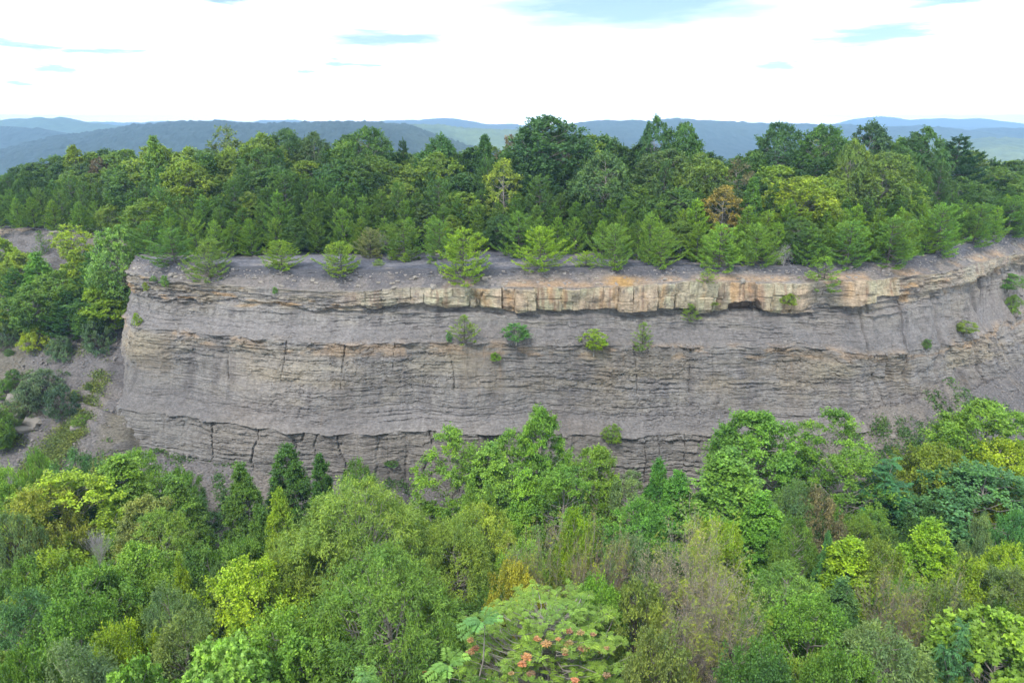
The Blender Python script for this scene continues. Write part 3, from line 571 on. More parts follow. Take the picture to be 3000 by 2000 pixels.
# pinnate tree of big fronds
def fronds(rg, P, D, Ls, n=9, w=.3):
    """pinnate fronds: base, direction, length -> leaflet kites"""
    D = nrm(D); m = len(P); Sd = nrm(np.cross(D, np.array([0, 0, 1.]))); u = np.linspace(.18, 1, n); Vs = []; rs = []; fr = rg.uniform(0, 1, m)
    for sgn in (-1, 1):
        for q in u:
            b_ = P + D * (Ls * q)[:, None]; b_[:, 2] -= .38 * Ls * q ** 2
            A = Sd * sgn + D * .45 + rg.normal(size=P.shape) * .1; A[:, 2] -= .35
            Nn = np.array([0, 0, 1.]) + D * .2 + rg.normal(size=P.shape) * .12; ll = Ls * w * (1.1 - .5 * abs(q - .45)) * (1 if q < .95 else .8)
            r = np.clip(fr * .7 + rg.uniform(0, .3, m), 0, 1); v_, _ = leaf_geo(b_, A, Nn, ll, ll * .36, r, .05); Vs.append(v_); rs.append(r)
    return np.concatenate(Vs), np.concatenate(rs)
import bmesh
def tuft(rg, r_):
    bm = bmesh.new(); bmesh.ops.create_icosphere(bm, subdivisions=3, radius=r_)
    for v in bm.verts: v.co *= rg.uniform(.15, 1.7); v.co.x *= 1.2; v.co.z *= .75
    me = bpy.data.meshes.new('seed_cluster'); bm.to_mesh(me); bm.free(); me.materials.append(M_leaf)
    a = me.attributes.new('rnd', 'FLOAT', 'FACE'); a.data.foreach_set('value', rg.uniform(0, 1, len(me.polygons)).astype(np.float32)); return me
def frond_tree(kind, i, H, Rr, env, nros, nfr, fl, base=.2, seeds=0, nl=9):
    rg = np.random.default_rng(hash_s(kind) + i); t = rg.uniform(0, 1, nros * 3); t = t[rg.uniform(size=len(t)) < ENV[env](t) + .1][:nros]; m = len(t); az = rg.uniform(0, 6.3, m)
    rr = ENV[env](t) * Rr * (.08 + .92 * rg.uniform(0, 1, m) ** .5) * (1 + .7 * (fbm(az * 1.3, t * 4, 3, 9) - .5)); Cn = np.stack([rr * np.cos(az), rr * np.sin(az), H * base + t * H * (1 - base) * .97], 1); Cn[0] = (0, 0, H * .97)
    P = np.repeat(Cn, nfr, 0); a = rg.uniform(0, 6.3, len(P)); el = rg.uniform(-.1, .9, len(P)); D = np.stack([np.cos(a) * np.cos(el), np.sin(a) * np.cos(el), np.sin(el)], 1)
    v_, r = fronds(rg, P, D, fl * rg.uniform(.75, 1.2, len(P)), nl)
    ex = None
    if seeds:
        o_ = np.argsort(-(Cn[:, 2] / H + rr / Rr * .3 - Cn[:, 1] / Rr * .35))[:seeds * 2]; ex = []
        for c_ in Cn[rg.choice(o_, seeds, replace=False)]:
            ex.append((tuft(rg, rg.uniform(.05, .115)), c_ + np.array([rg.normal() * .15, -.16, fl * .75])))
    add_lib(kind, quads(v_, r, 'crown', M_leaf), tubes(skeleton(rg, H, Cn, .12, .8), 'trunk', M_bark), H, Rr * 2 + fl * 1.6, ex)
frond_tree('seedfrond', 0, 12, 3.6, 'round', 1300, 8, .26, .2, 64, 7)
frond_tree('frondtree', 0, 9, 1.8, 'oval', 90, 9, .8, .2); frond_tree('frondtree', 1, 9, 1.8, 'round', 80, 9, .8, .2)
frond_tree('frondtop', 0, 12, .12, 'column', 1, 10, .8, .93, 0, 11)
# half-bare trees: twigs, some browned leaflets and a few yellow-green sprays
def grow(rg, S, T, p, d, Lb, r, dep, spread=.55, up=.15):
    n = 2; q = p
    for i in range(n):
        d = nrm(d + rg.normal(size=3) * .12 + np.array([0, 0, up * .3])); e = q + d * Lb / n; r1 = r * .8; S.append((*q, *e, r, r1)); q = e; r = r1
    if dep == 0: T.append((*q, *d)); return
    for k in range(int(rg.integers(3, 5))):
        nd_ = nrm(d + rg.normal(size=3) * spread + np.array([0, 0, up])); st_ = p + (q - p) * rg.uniform(.45, 1) if k else q
        grow(rg, S, T, st_, nd_, Lb * rg.uniform(.6, .82), max(r * .62, .007), dep - 1, spread, up)
def bare(kind, i, H, dep=5, leafy=0., spread=.5, up=.18, r0=.13, mat=None, thin=1.):
    rg = np.random.default_rng(hash_s(kind) + i); S = []; T = []
    for k in range(3 if leafy else 4): grow(rg, S, T, np.array([0, 0, 0.]), nrm(np.array([rg.normal() * .25, rg.normal() * .25, 1.])), H * .24, r0 * rg.uniform(.6, 1), dep, spread, up)
    S = np.array(S); T = np.array(T); zmax = S[:, 5].max(); f = H / zmax; S[:, :6] *= f; T[:, :3] *= f; W = 2 * np.percentile(np.hypot(T[:, 0], T[:, 1]), 93)
    if not leafy: add_lib(kind, None, tubes(S, 'trunk', mat, 3), H, W); return
    n = int(leafy); P = np.repeat(T[:, :3], n, 0); D = np.repeat(T[:, 3:], n, 0); u = rg.uniform(-1.4, .25, len(P)); P = P + D * (u * .5)[:, None] + rg.normal(size=P.shape) * .14
    v_, r = leaf_geo(P, rg.normal(size=P.shape) + D * .4 + np.array([0, 0, -.35]), rg.normal(size=P.shape) + np.array([0, 0, .8]), .085 * rg.uniform(.6, 1.3, len(P)), .035, rg.uniform(0, .9, len(P)))
    sel = rg.choice(len(T), max(6, int(len(T) * .14)), replace=False); sel = sel[np.argsort(-T[sel, 2] + rg.normal(size=len(sel)) * H * .12)][:len(sel) * 2 // 3]
    Q = np.repeat(T[sel, :3], 7, 0) + rg.normal(size=(len(sel) * 7, 3)) * .12; a = rg.uniform(0, 6.3, len(Q)); g_, gr = fronds(rg, Q, np.stack([np.cos(a), np.sin(a), rg.uniform(-.1, .7, len(a))], 1), .34 * rg.uniform(.7, 1.2, len(Q)), 6, .3)
    add_lib(kind, quads(v_, r, 'crown', M_leaf), tubes(S, 'trunk', mat, 3), H, W, [(quads(g_, gr, 'green_spray', M_leaf), np.zeros(3))])
for i in range(3): bare('locust', i, 10, 5, 9, .55, .22, .2, M_twig)
bare('snag', 0, 5, 4, 0, .5, .3, .05, M_deadwood); bare('snag', 1, 4, 4, 0, .75, .0, .05, M_deadwood)

# ------------------------------------------------------------------ planting
KN = {'poplar': ('tree', 'tree'), 'oval': ('tree', 'tree'), 'roundleaf': ('broadleaf_tree', 'tree'), 'airy': ('open_tree', 'tree'), 'willowy': ('drooping_tree', 'tree'), 'lance': ('tree', 'tree'),
      'bigleaf': ('large_leaved_tree', 'tree'), 'shrubby': ('shrub', 'shrub'), 'farbroad': ('broadleaf_tree', 'tree'), 'farcone': ('broadleaf_tree', 'tree'), 'farairy': ('open_tree', 'tree'), 'farshrub': ('shrub', 'shrub'),
      'youngpine': ('pine_tree', 'pine'), 'pine': ('pine_tree', 'pine'), 'wallpine': ('pine_sapling', 'pine'), 'seedfrond': ('feathery_leaved_tree', 'tree'), 'frondtree': ('feathery_leaved_tree', 'tree'),
      'frondtop': ('sapling', 'sapling'), 'locust': ('half_bare_tree', 'tree'), 'snag': ('dead_tree', 'dead tree')}
KN['poplar'] = ('poplar_tree', 'tree'); KN['oval'] = ('broadleaf_tree', 'tree'); KN['lance'] = ('narrow_leaved_tree', 'tree')
cnt = {}
def plant(kind, P, H, W, colr, label, group, tilt=0, jit=.12, extra_col=None):
    v = cnt.get(kind, 0); cnt[kind] = v + 1; cm, tm, H0, W0, ex = LIB[kind][v % len(LIB[kind])]
    root = bpy.data.objects.new(KN[kind][0], None); col.objects.link(root); root.empty_display_size = .3
    root.location = P; root.rotation_euler = (tilt, tilt * .5, random.uniform(0, 6.28) if kind != 'seedfrond' else 0); s_ = W / W0; root.scale = (s_ * random.uniform(.95, 1.05), s_ * random.uniform(.95, 1.05), H / H0)
    b_ = random.uniform(1 - jit, 1 + jit); gr = (1, 1, 1) if colr[0] > colr[1] else (1.04, 1.13, .92)
    cc = tuple(max(.004, c_ * b_ * g_ * random.uniform(1 - jit * .3, 1 + jit * .3)) for c_, g_ in zip(colr, gr))
    if cm: link('crown', cm, root, cc)
    link('trunk', tm, root)
    if ex:
        for me, pos in ex:
            o = link(me.name.split('.')[0], me, root, extra_col or (.22, .27, .03)); o.location = tuple(pos)
            if me.name.startswith('seed'): o.color = (.40 * random.uniform(.6, 1.1), .215 * random.uniform(.7, 1.15), .095, 1)
    tag(root, label, KN[kind][1], group); return root
# foliage colours (albedo)
BR = (.150, .235, .046); YG = (.24, .31, .032); LG = (.18, .28, .048); MG = (.105, .180, .034); DG = (.066, .125, .026); BG = (.085, .165, .055); GG = (.115, .160, .072); OL = (.120, .155, .030)
OB = (.165, .180, .060); BN = (.25, .19, .12); GO = (.27, .25, .03); RD = (.30, .14, .05)

# --- foreground trees: (kind, x, top y, width, colour, label) in photograph pixels of 3000
FY = ([1150, 1200, 1300, 1400, 1500, 1600, 1700, 1800, 1900, 2000, 2100], [59, 57.5, 53.5, 47.5, 41.5, 36.5, 31.5, 27, 23, 19.5, 17])
FG = 'trees in the wood below the cliff'
fore = [
 ('poplar', 340, 1328, 235, LG, 'light green pointed tree standing against the grey scree at the left'),
 ('poplar', 505, 1389, 190, BR, 'bright green sloping tree right of the light green pointed one, edging the scree'),
 ('oval', 178, 1381, 260, YG, 'large yellow green tree at the left, in front of the leafy shrub slope'),
 ('poplar', 700, 1353, 150, MG, 'tall narrow mid green tree standing alone against the foot of the scree'),
 ('poplar', 837, 1297, 165, (.055, .115, .024), 'dark green conical tree, the left of a dark pair before the lower cliff beds'),
 ('poplar', 934, 1322, 105, (.050, .110, .022), 'dark green conical tree, the right and slimmer of the dark pair'),
 ('poplar', 816, 1424, 120, YG, 'small yellow green cone shaped tree in front of the dark pair'),
 ('roundleaf', 90, 1425, 210, (.20, .205, .035), 'reddish tinged olive shrubby tree near the left edge'),
 ('shrubby', 15, 1480, 150, GG, 'grey green bushy tree cut by the left edge'),
 ('roundleaf', 5, 1355, 130, LG, 'light green round tree cut by the left edge below the mossy rocks'),
 ('oval', 423, 1445, 160, OB, 'faded olive tree with a pinkish top behind the bright mound'),
 ('shrubby', 214, 1312, 200, BG, 'soft green bushy tree at the foot of the left slope'),
 ('shrubby', 102, 1302, 95, BR, 'bright green bush under the overhanging ledge at the left'),
 ('roundleaf', 150, 1593, 250, (.17, .22, .025), 'yellow green round crown left of the dead grey tree'),
 ('oval', 393, 1577, 190, LG, 'bright light green tree right of the dead grey tree'),
 ('lance', 465, 1480, 170, (.15, .21, .045), 'light olive narrow leaved tree in the left of the wood'),
 ('roundleaf', 602, 1583, 250, MG, 'green mounded tree covered in layered leaves left of the yellow green cone'),
 ('poplar', 520, 1618, 85, YG, 'tiny yellow green pointed tree in front of the green mound'),
 ('shrubby', 633, 1628, 120, (.10, .14, .065), 'dull grey green bush in front of the green mound'),
 ('roundleaf', 700, 1650, 300, (.23, .29, .026), 'bright yellow flat topped tree left of the big drooping tree'),
 ('roundleaf', 232, 1650, 260, (.10, .17, .035), 'leafy mid green tree below the yellow green round crown'),
 ('roundleaf', 50, 1622, 200, MG, 'mid green bushy tree at the left edge, level with the round crown'),
 ('lance', 480, 1705, 170, GG, 'greyish narrow leaved tree between green crowns at the lower left'),
 ('roundleaf', 335, 1800, 230, (.19, .24, .022), 'yellow green spreading crown at the lower left'),
 ('roundleaf', 190, 1745, 250, (.09, .16, .03), 'dense green crown at the lower left above the grey green one'),
 ('lance', 40, 1720, 250, BG, 'cool green drooping crown along the lower left edge'),
 ('bigleaf', 640, 1863, 330, (.17, .27, .06), 'pale green large leaved tree at the bottom, left of the drooping tree'),
 ('bigleaf', 370, 1925, 260, (.13, .22, .045), 'large leaved tree top low at the bottom left'),
 ('roundleaf', 830, 1776, 340, (.13, .205, .032), 'bright green spreading tree before the foot of the drooping tree'),
 ('lance', 525, 1790, 230, (.13, .165, .055), 'mottled olive narrow leaved tree behind the pale large leaved one'),
 ('lance', 185, 1880, 270, (.10, .14, .07), 'grey green narrow leaved tree in the bottom left corner'),
 ('roundleaf', 30, 1880, 190, MG, 'mid green crown in the very bottom left corner'),
 ('willowy', 1040, 1408, 430, (.150, .205, .042), 'huge olive tree with hanging slender leaves at the centre'),
 ('willowy', 1330, 1520, 300, (.135, .180, .035), 'olive tree with hanging leaves right of the huge one'),
 ('willowy', 1120, 1620, 470, (.105, .165, .032), 'darker hanging leaved tree in front of the huge olive one'),
 ('willowy', 860, 1560, 260, (.145, .185, .035), 'hanging leaved olive tree left of the huge one'),
 ('oval', 1041, 1343, 100, MG, 'small green pointed tree against the lower cliff beds, left of centre'),
 ('airy', 1314, 1236, 175, (.125, .205, .030), 'open light green pointed tree in front of the third ledge'),
 ('poplar', 1434, 1292, 195, (.155, .25, .05), 'bright full poplar at centre with pale leaf tips'),
 ('oval', 1590, 1190, 150, (.105, .19, .028), 'tall two topped green tree rising highest against the cliff at centre'),
 ('airy', 1500, 1256, 150, (.12, .20, .03), 'thin limbed tree leaning left of the tall two topped one'),
 ('poplar', 1541, 1368, 160, (.15, .25, .035), 'light green oval tree in front of the tall two topped one'),
 ('poplar', 1378, 1404, 95, BR, 'small pointed bright tree, the left of two below the full poplar'),
 ('poplar', 1434, 1409, 80, BR, 'small pointed bright tree, the right of two below the full poplar'),
 ('lance', 1403, 1465, 180, (.20, .235, .04), 'yellowish narrow leaved pointed tree beside the hanging leaved trees'),
 ('oval', 1750, 1297, 145, (.13, .195, .030), 'olive green tree with reddish stems right of the light green oval'),
 ('airy', 1653, 1368, 190, (.10, .175, .03), 'open mid green tree left of the olive one at centre'),
 ('airy', 1857, 1368, 120, GG, 'thin greyish tree with pale stems right of the olive one'),
 ('poplar', 1934, 1338, 120, (.07, .165, .03), 'rich green tree, the back one of a close pair right of centre'),
 ('poplar', 1990, 1373, 170, (.09, .20, .035), 'rich green tree, the front one of a close pair right of centre'),
 ('oval', 1875, 1460, 160, (.09, .18, .035), 'rounded green tree below the close pair'),
 ('roundleaf', 1686, 1475, 130, (.17, .24, .02), 'small yellowish green round tree between browned trees'),
 ('locust', 1600, 1485, 230, BN, 'browned half bare tree with yellow tips right of the hanging leaved trees'),
 ('locust', 1790, 1511, 230, (.25, .165, .115), 'pinkish brown half bare tree, second from the left of its kind'),
 ('lance', 1840, 1560, 160, GG, 'grey green tree behind the biggest half bare tree'),
 ('roundleaf', 1515, 1640, 180, GO, 'golden yellow tree at the foot of the browned one'),
 ('locust', 2015, 1490, 360, (.30, .245, .185), 'biggest half bare grey brown tree with yellow sprays at its top'),
 ('locust', 2110, 1640, 300, (.28, .23, .175), 'half bare grey brown tree in front of the biggest one'),
 ('roundleaf', 2110, 1500, 150, YG, 'yellow tree top behind the biggest half bare tree'),
 ('seedfrond', 1600, 1765, 640, (.135, .20, .040), 'feathery leaved tree with peach seed clusters at the bottom centre'),
 ('frondtop', 1413, 1800, 105, (.11, .20, .06), 'upper star shaped frond sapling left of the seed bearing tree'),
 ('frondtop', 1311, 1924, 115, (.14, .23, .05), 'lower star shaped frond sapling left of the seed bearing tree'),
 ('frondtree', 1060, 1960, 220, (.11, .20, .06), 'frond leaved tree top on the bottom edge under the drooping tree'),
 ('roundleaf', 1740, 1680, 190, (.13, .22, .034), 'vivid green tree glimpsed between the half bare trees'),
 ('shrubby', 1870, 1690, 220, (.14, .165, .045), 'fine leaved olive tree left of the biggest half bare tree'),
 ('shrubby', 1930, 1838, 260, (.135, .155, .05), 'fine leaved olive shrub tree right of the seed bearing tree'),
 ('poplar', 2138, 1310, 330, (.115, .20, .042), 'large bright green spreading poplar right of centre'),
 ('poplar', 2240, 1440, 230, (.115, .22, .032), 'bright green poplar joined to the right side of the large one'),
 ('oval', 2235, 1200, 240, (.09, .175, .030), 'broad green tree with several tops before the cliff, right of centre'),
 ('airy', 2449, 1198, 200, (.11, .195, .028), 'open topped green tree with visible trunk before the right scree'),
 ('oval', 2908, 1168, 220, (.13, .21, .032), 'bright round green tree standing highest at the right edge'),
 ('roundleaf', 2944, 1276, 270, (.21, .25, .015), 'yellow green tree under the bright round one at the right'),
 ('roundleaf', 2755, 1302, 250, (.13, .155, .018), 'dark olive tree with yellow lights below the right scree'),
 ('frondtree', 2610, 1335, 190, (.045, .125, .055), 'dark blue green feathery tree below the right scree'),
 ('oval', 2900, 1363, 300, (.065, .14, .060), 'blue green tree in front of the yellow green one at the right'),
 ('airy', 2510, 1322, 190, (.10, .17, .025), 'loose green tree between the open topped and the feathery ones'),
 ('shrubby', 2408, 1414, 160, (.155, .14, .075), 'dull reddish olive tree below the open topped tree'),
 ('lance', 2335, 1404, 150, (.09, .14, .055), 'greyish green tree between the large poplar and the dull reddish one'),
 ('lance', 2337, 1506, 130, (.095, .155, .03), 'dark green narrow leaved tree right of the joined poplar'),
 ('poplar', 2740, 1516, 220, (.16, .25, .02), 'bright yellow green pointed tree at the right of the wood'),
 ('poplar', 2500, 1572, 250, (.18, .25, .018), 'yellow green pointed tree right of the poplars'),
 ('poplar', 2429, 1552, 75, (.08, .17, .06), 'little blue green tree top beside the yellow green pointed tree'),
 ('roundleaf', 2582, 1567, 160, OL, 'olive crown between the two yellow green pointed trees'),
 ('locust', 2680, 1634, 300, (.23, .17, .11), 'half bare brown tree with yellow tips in the right of the wood'),
 ('roundleaf', 2959, 1575, 170, YG, 'yellow green crown at the right edge above the olive ones'),
 ('oval', 2883, 1496, 80, GG, 'small pale crown in front of the blue green tree'),
 ('roundleaf', 2890, 1634, 220, (.17, .22, .02), 'yellow green broad crown near the right edge'),
 ('lance', 2975, 1650, 200, (.11, .14, .05), 'dull olive tree at the right edge, halfway down the wood'),
 ('lance', 2320, 1649, 230, (.12, .19, .045), 'light narrow leaved tree below the joined poplar'),
 ('roundleaf', 2390, 1746, 300, (.10, .18, .03), 'vivid green spreading tree right of the half bare trees'),
 ('lance', 2622, 1833, 320, (.12, .16, .065), 'grey green spreading tree at the bottom right'),
 ('bigleaf', 2950, 1790, 400, (.155, .235, .034), 'bright large leaved tree filling the bottom right corner'),
 ('roundleaf', 2500, 1890, 250, MG, 'green crown at the bottom, left of the grey green spreading tree'),
 ('frondtree', 2815, 1812, 130, (.06, .14, .06), 'blue green feathery tree beside the bright large leaved one'),
 ('roundleaf', 2990, 1480, 130, (.07, .16, .05), 'deep green crown cut by the right edge'),
 ('shrubby', 2800, 1700, 240, (.10, .135, .045), 'dull green bushy crown behind the bright large leaved tree'),
 ('roundleaf', 2260, 1860, 260, (.06, .12, .03), 'shaded green crown under the half bare trees'),
 ('roundleaf', 1290, 1330, 0, MG, ''),
]
NEAR = {(2015, 1490): 33, (2110, 1640): 29, (1040, 1408): 40, (1120, 1620): 30, (1790, 1511): 37, (1600, 1485): 37.5, (2680, 1634): 31, (2138, 1310): 48}
occ = []
for (k, px, py, wd_, cc, lb) in fore:
    if not lb: continue
    Y = NEAR.get((px, py), float(np.interp(py, *FY))); Pt = unproj_y(px, py, Y); g0 = gz(Pt[0], Y)
    cc = cc if cc in (BR, YG, LG, MG, DG, BG) else tuple(c_ * 1.22 for c_ in cc)
    d = proj(Pt)[2]; H = max(2.5, Pt[2] - g0 + .15); Wm = wd_ / FPX * d * 1.18
    plant(k, (Pt[0], Y, g0 - .1), H, Wm, cc, lb, FG if k not in ('locust',) else 'half bare browned trees in the wood', 0, .06)
    occ.append((Pt[0], Y, Wm))
# dead tree in the left wood
Pt = unproj_y(262, 1547, 38.5); plant('snag', (Pt[0], 38.5, Pt[2] - 4.2), 4.2, 1.9, (.3, .3, .3), 'bare grey dead tree standing in the left of the wood', 'dead trees')
# smaller trees filling the wood between the named ones
big = [(unproj_y(a, b_, y_)[0], y_, 5.0) for (a, b_), y_ in NEAR.items()]; i = 0; tr = 0
while i < 72 and tr < 4000:
    tr += 1; Y = random.uniform(15, 57); X = random.uniform(-.82, .82) * (Y * .95 + 12)
    if Y > 50 and abs(X) < 26 and random.random() < .7: continue
    if any((X - a) ** 2 + (Y - b_) ** 2 < (c_ * .36 + .7) ** 2 for a, b_, c_ in occ): continue
    g0 = gz(X, Y); toppy = float(np.interp(Y, FY[1][::-1], FY[0][::-1])) + random.uniform(50, 120)
    if Y > 46: toppy = max(toppy, 1440 + random.uniform(0, 40)) if abs(X) < 30 else toppy
    Zt = unproj_y(1500, toppy, Y)[2]; H = Zt - g0
    if H < 2.5 or any(abs(X / Y - a / b_) < c_ * .5 / b_ and 2 < b_ - Y < 14 for a, b_, c_ in big): continue
    k = random.choice(['roundleaf', 'oval', 'lance', 'roundleaf', 'poplar']); cc, cn = random.choice([(MG, 'mid green'), (MG, 'mid green'), (DG, 'dark green'), (BR, 'bright green'), (BG, 'cool green'), (LG, 'light green'), ((.15, .205, .035), 'yellowish green')])
    Wm = random.uniform(3.2, 5.2); occ.append((X, Y, Wm)); i += 1
    row = 'front' if Y < 28 else ('middle' if Y < 43 else 'back'); sd2 = 'left' if X < -Y * .25 else ('right' if X > Y * .25 else 'centre')
    nm = {'roundleaf': 'broadleaf tree', 'oval': 'broadleaf tree', 'lance': 'slender leaved tree', 'shrubby': 'bushy tree', 'poplar': 'pointed tree'}[k]
    plant(k, (X, Y, g0 - .1), H, Wm, cc, f'low {cn} {nm} in lower wood, {row} {sd2}', FG, 0, .15)

# --- trees on the plateau
sil = np.array([(-300, 530), (0, 512), (64, 470), (115, 457), (212, 427), (272, 432), (323, 419), (400, 425), (446, 398), (510, 425), (565, 410), (604, 402), (663, 372), (731, 389), (770, 393), (829, 376), (870, 385), (914, 389), (999, 376), (1072, 372), (1119, 385), (1178, 410), (1225, 432), (1276, 393),
                (1323, 402), (1370, 410), (1421, 393), (1489, 425), (1540, 420), (1595, 360), (1663, 380), (1723, 376), (1808, 378), (1884, 405), (1927, 372), (1990, 405), (2013, 362), (2072, 388), (2102, 445), (2140, 453), (2204, 427), (2289, 385), (2412, 366), (2506, 410), (2557, 375), (2625, 385), (2714, 378), (2770, 400), (2812, 415), (2863, 425), (2935, 461), (2999, 445), (3300, 470)], float)
TG = 'trees in the wood on top of the cliff'; PG = 'pines in the wood on top of the cliff'
def fronty(px): return float(np.interp(px, [-300, 0, 330, 400, 470, 600, 900, 1400, 1700, 1950, 2300, 2600, 2750, 3000, 3300], [108, 103.5, 101, 88, 81.5, 81.5, 84, 85, 82.4, 79, 76.6, 78.6, 84.5, 99.5, 107]))
top = [  # (kind, x, top y, width, metres behind the front line, colour, label)
 ('farbroad', 1595, 338, 250, 17, (.045, .095, .032), 'tallest dark green rounded tree breaking the skyline at the centre'),
 ('farbroad', 1640, 385, 170, 20, (.06, .11, .035), 'green tree joined to the right of the tallest dark one'),
 ('farbroad', 1540, 440, 150, 15, (.045, .09, .035), 'lower left shoulder tree of the tallest dark one'),
 ('farbroad', 1774, 447, 150, 9, (.075, .125, .045), 'tall oval grey green tree standing free in front of the skyline trees'),
 ('farbroad', 1925, 342, 95, 22, (.05, .105, .035), 'slim dark tree top poking above the skyline right of centre'),
 ('farbroad', 2010, 358, 120, 22, (.055, .11, .03), 'pointed green tree on the skyline right of the slim dark top'),
 ('farbroad', 2290, 358, 130, 24, (.05, .10, .04), 'ragged topped dark tree on the skyline in the right half'),
 ('farbroad', 2412, 364, 150, 22, (.055, .11, .025), 'wide domed green tree on the skyline right of the ragged one'),
 ('farbroad', 2557, 357, 130, 26, (.045, .085, .04), 'dark blue green domed tree on the skyline between greener ones'),
 ('farbroad', 2714, 374, 140, 22, (.055, .11, .035), 'green domed tree on the skyline left of the big dark pine'),
 ('pine', 2815, 396, 200, 17, (.030, .068, .030), 'big dark pine with flat boughs at the right end of the skyline'),
 ('farbroad', 2361, 518, 190, 8, (.18, .22, .022), 'round yellow green tree among darker ones in the right half'),
 ('farairy', 2125, 545, 110, 7, (.24, .19, .045), 'tree with orange autumn leaves in the right half'),
 ('farcone', 2210, 520, 85, 8, (.09, .17, .03), 'bright green upright tree right of the orange leaved one'),
 ('farairy', 2160, 470, 110, 15, (.12, .115, .06), 'brownish thin crowned tree in a dip of the skyline'),
 ('farbroad', 2060, 450, 140, 13, (.115, .16, .035), 'light olive tree left of the dip in the skyline'),
 ('farairy', 1495, 395, 75, 28, (.17, .12, .09), 'thin reddish crown behind, left of the tallest dark tree'),
 ('farbroad', 290, 460, 70, 16, (.105, .085, .055), 'small purplish red tree in the left of the upper wood'),
 ('farbroad', 540, 475, 150, 12, (.16, .20, .03), 'yellow green tree bulging from dark pines in the left'),
 ('farcone', 446, 398, 95, 18, (.11, .175, .03), 'pointed light green tree highest on the left skyline'),
 ('farcone', 212, 427, 90, 18, (.16, .20, .025), 'yellowish pointed tree on the far left skyline'),
 ('farairy', 665, 370, 130, 26, (.115, .145, .06), 'feathery grey green crown on the left skyline'),
 ('farbroad', 760, 392, 150, 20, (.13, .18, .03), 'yellow green broad tree right of the feathery crown'),
 ('farbroad', 840, 376, 130, 24, (.055, .10, .035), 'dark domed tree on the skyline left of centre'),
 ('farbroad', 915, 387, 110, 22, (.065, .10, .04), 'greyish dark domed tree beside the dark domed one left of centre'),
 ('farbroad', 1072, 370, 140, 22, (.065, .12, .03), 'green domed tree on the skyline over the bench pines'),
 ('farbroad', 1290, 395, 110, 20, (.055, .12, .035), 'upright green tree right of a low dip in the skyline'),
 ('farcone', 1421, 392, 90, 22, (.055, .12, .03), 'pointed green tree left of the tallest dark one'),
 ('farairy', 1475, 465, 110, 9, (.21, .24, .045), 'pale yellowish open tree in front of the tallest dark one'),
 ('pine', 1180, 408, 95, 24, (.035, .07, .03), 'flat topped dark pine standing in the low dip of the skyline'),
 ('farbroad', 2505, 410, 100, 14, (.12, .165, .035), 'small yellow olive crown below the domed skyline trees'),
 ('farbroad', 2600, 445, 150, 13, (.115, .16, .035), 'yellow olive spreading tree left of the big dark pine'),
]
tocc = []; heroes = []
for (k, px, py, wd_, dy, cc, lb) in top:
    Y = fronty(px) + dy; Pt = unproj_y(px, py, Y); d = proj(Pt)[2]; g0 = bz(Pt[0], Y)
    plant(k, (Pt[0], Y, g0 - .1), Pt[2] - g0 + .3, wd_ / FPX * d * 1.1, cc, lb, TG if k != 'pine' else PG, 0, .04); tocc.append((Pt[0], Y, wd_ / FPX * d)); heroes.append(Pt[0])
zones = [(60, 'the left border skyline'), (212, 'the yellowish pointed skyline tree'), (290, 'the purplish red tree'), (446, 'the light green skyline spire'), (540, 'the bulging yellow green tree'), (665, 'the feathery grey green crown'), (870, 'the twin dark domes'),
         (1072, 'the round green skyline dome'), (1180, 'the flat topped skyline pine'), (1290, 'the upright tree after the dip'), (1421, 'the pointed centre left tree'), (1595, 'the tallest dark tree'), (1774, 'the tall oval tree'), (1925, 'the slim dark top'),
         (2060, 'the light olive tree'), (2140, 'the orange leaved tree'), (2290, 'the ragged skyline tree'), (2380, 'the round yellow green tree'), (2557, 'the dark blue green dome'), (2700, 'the last broadleaf dome'), (2815, 'the big dark pine'), (2980, 'the right border skyline')]
rows = [(1.5, .28, 62), (4.5, .45, 54), (8, .60, 54), (12, .73, 56), (17, .82, 66), (23, .96, 58), (29, .93, 66)]
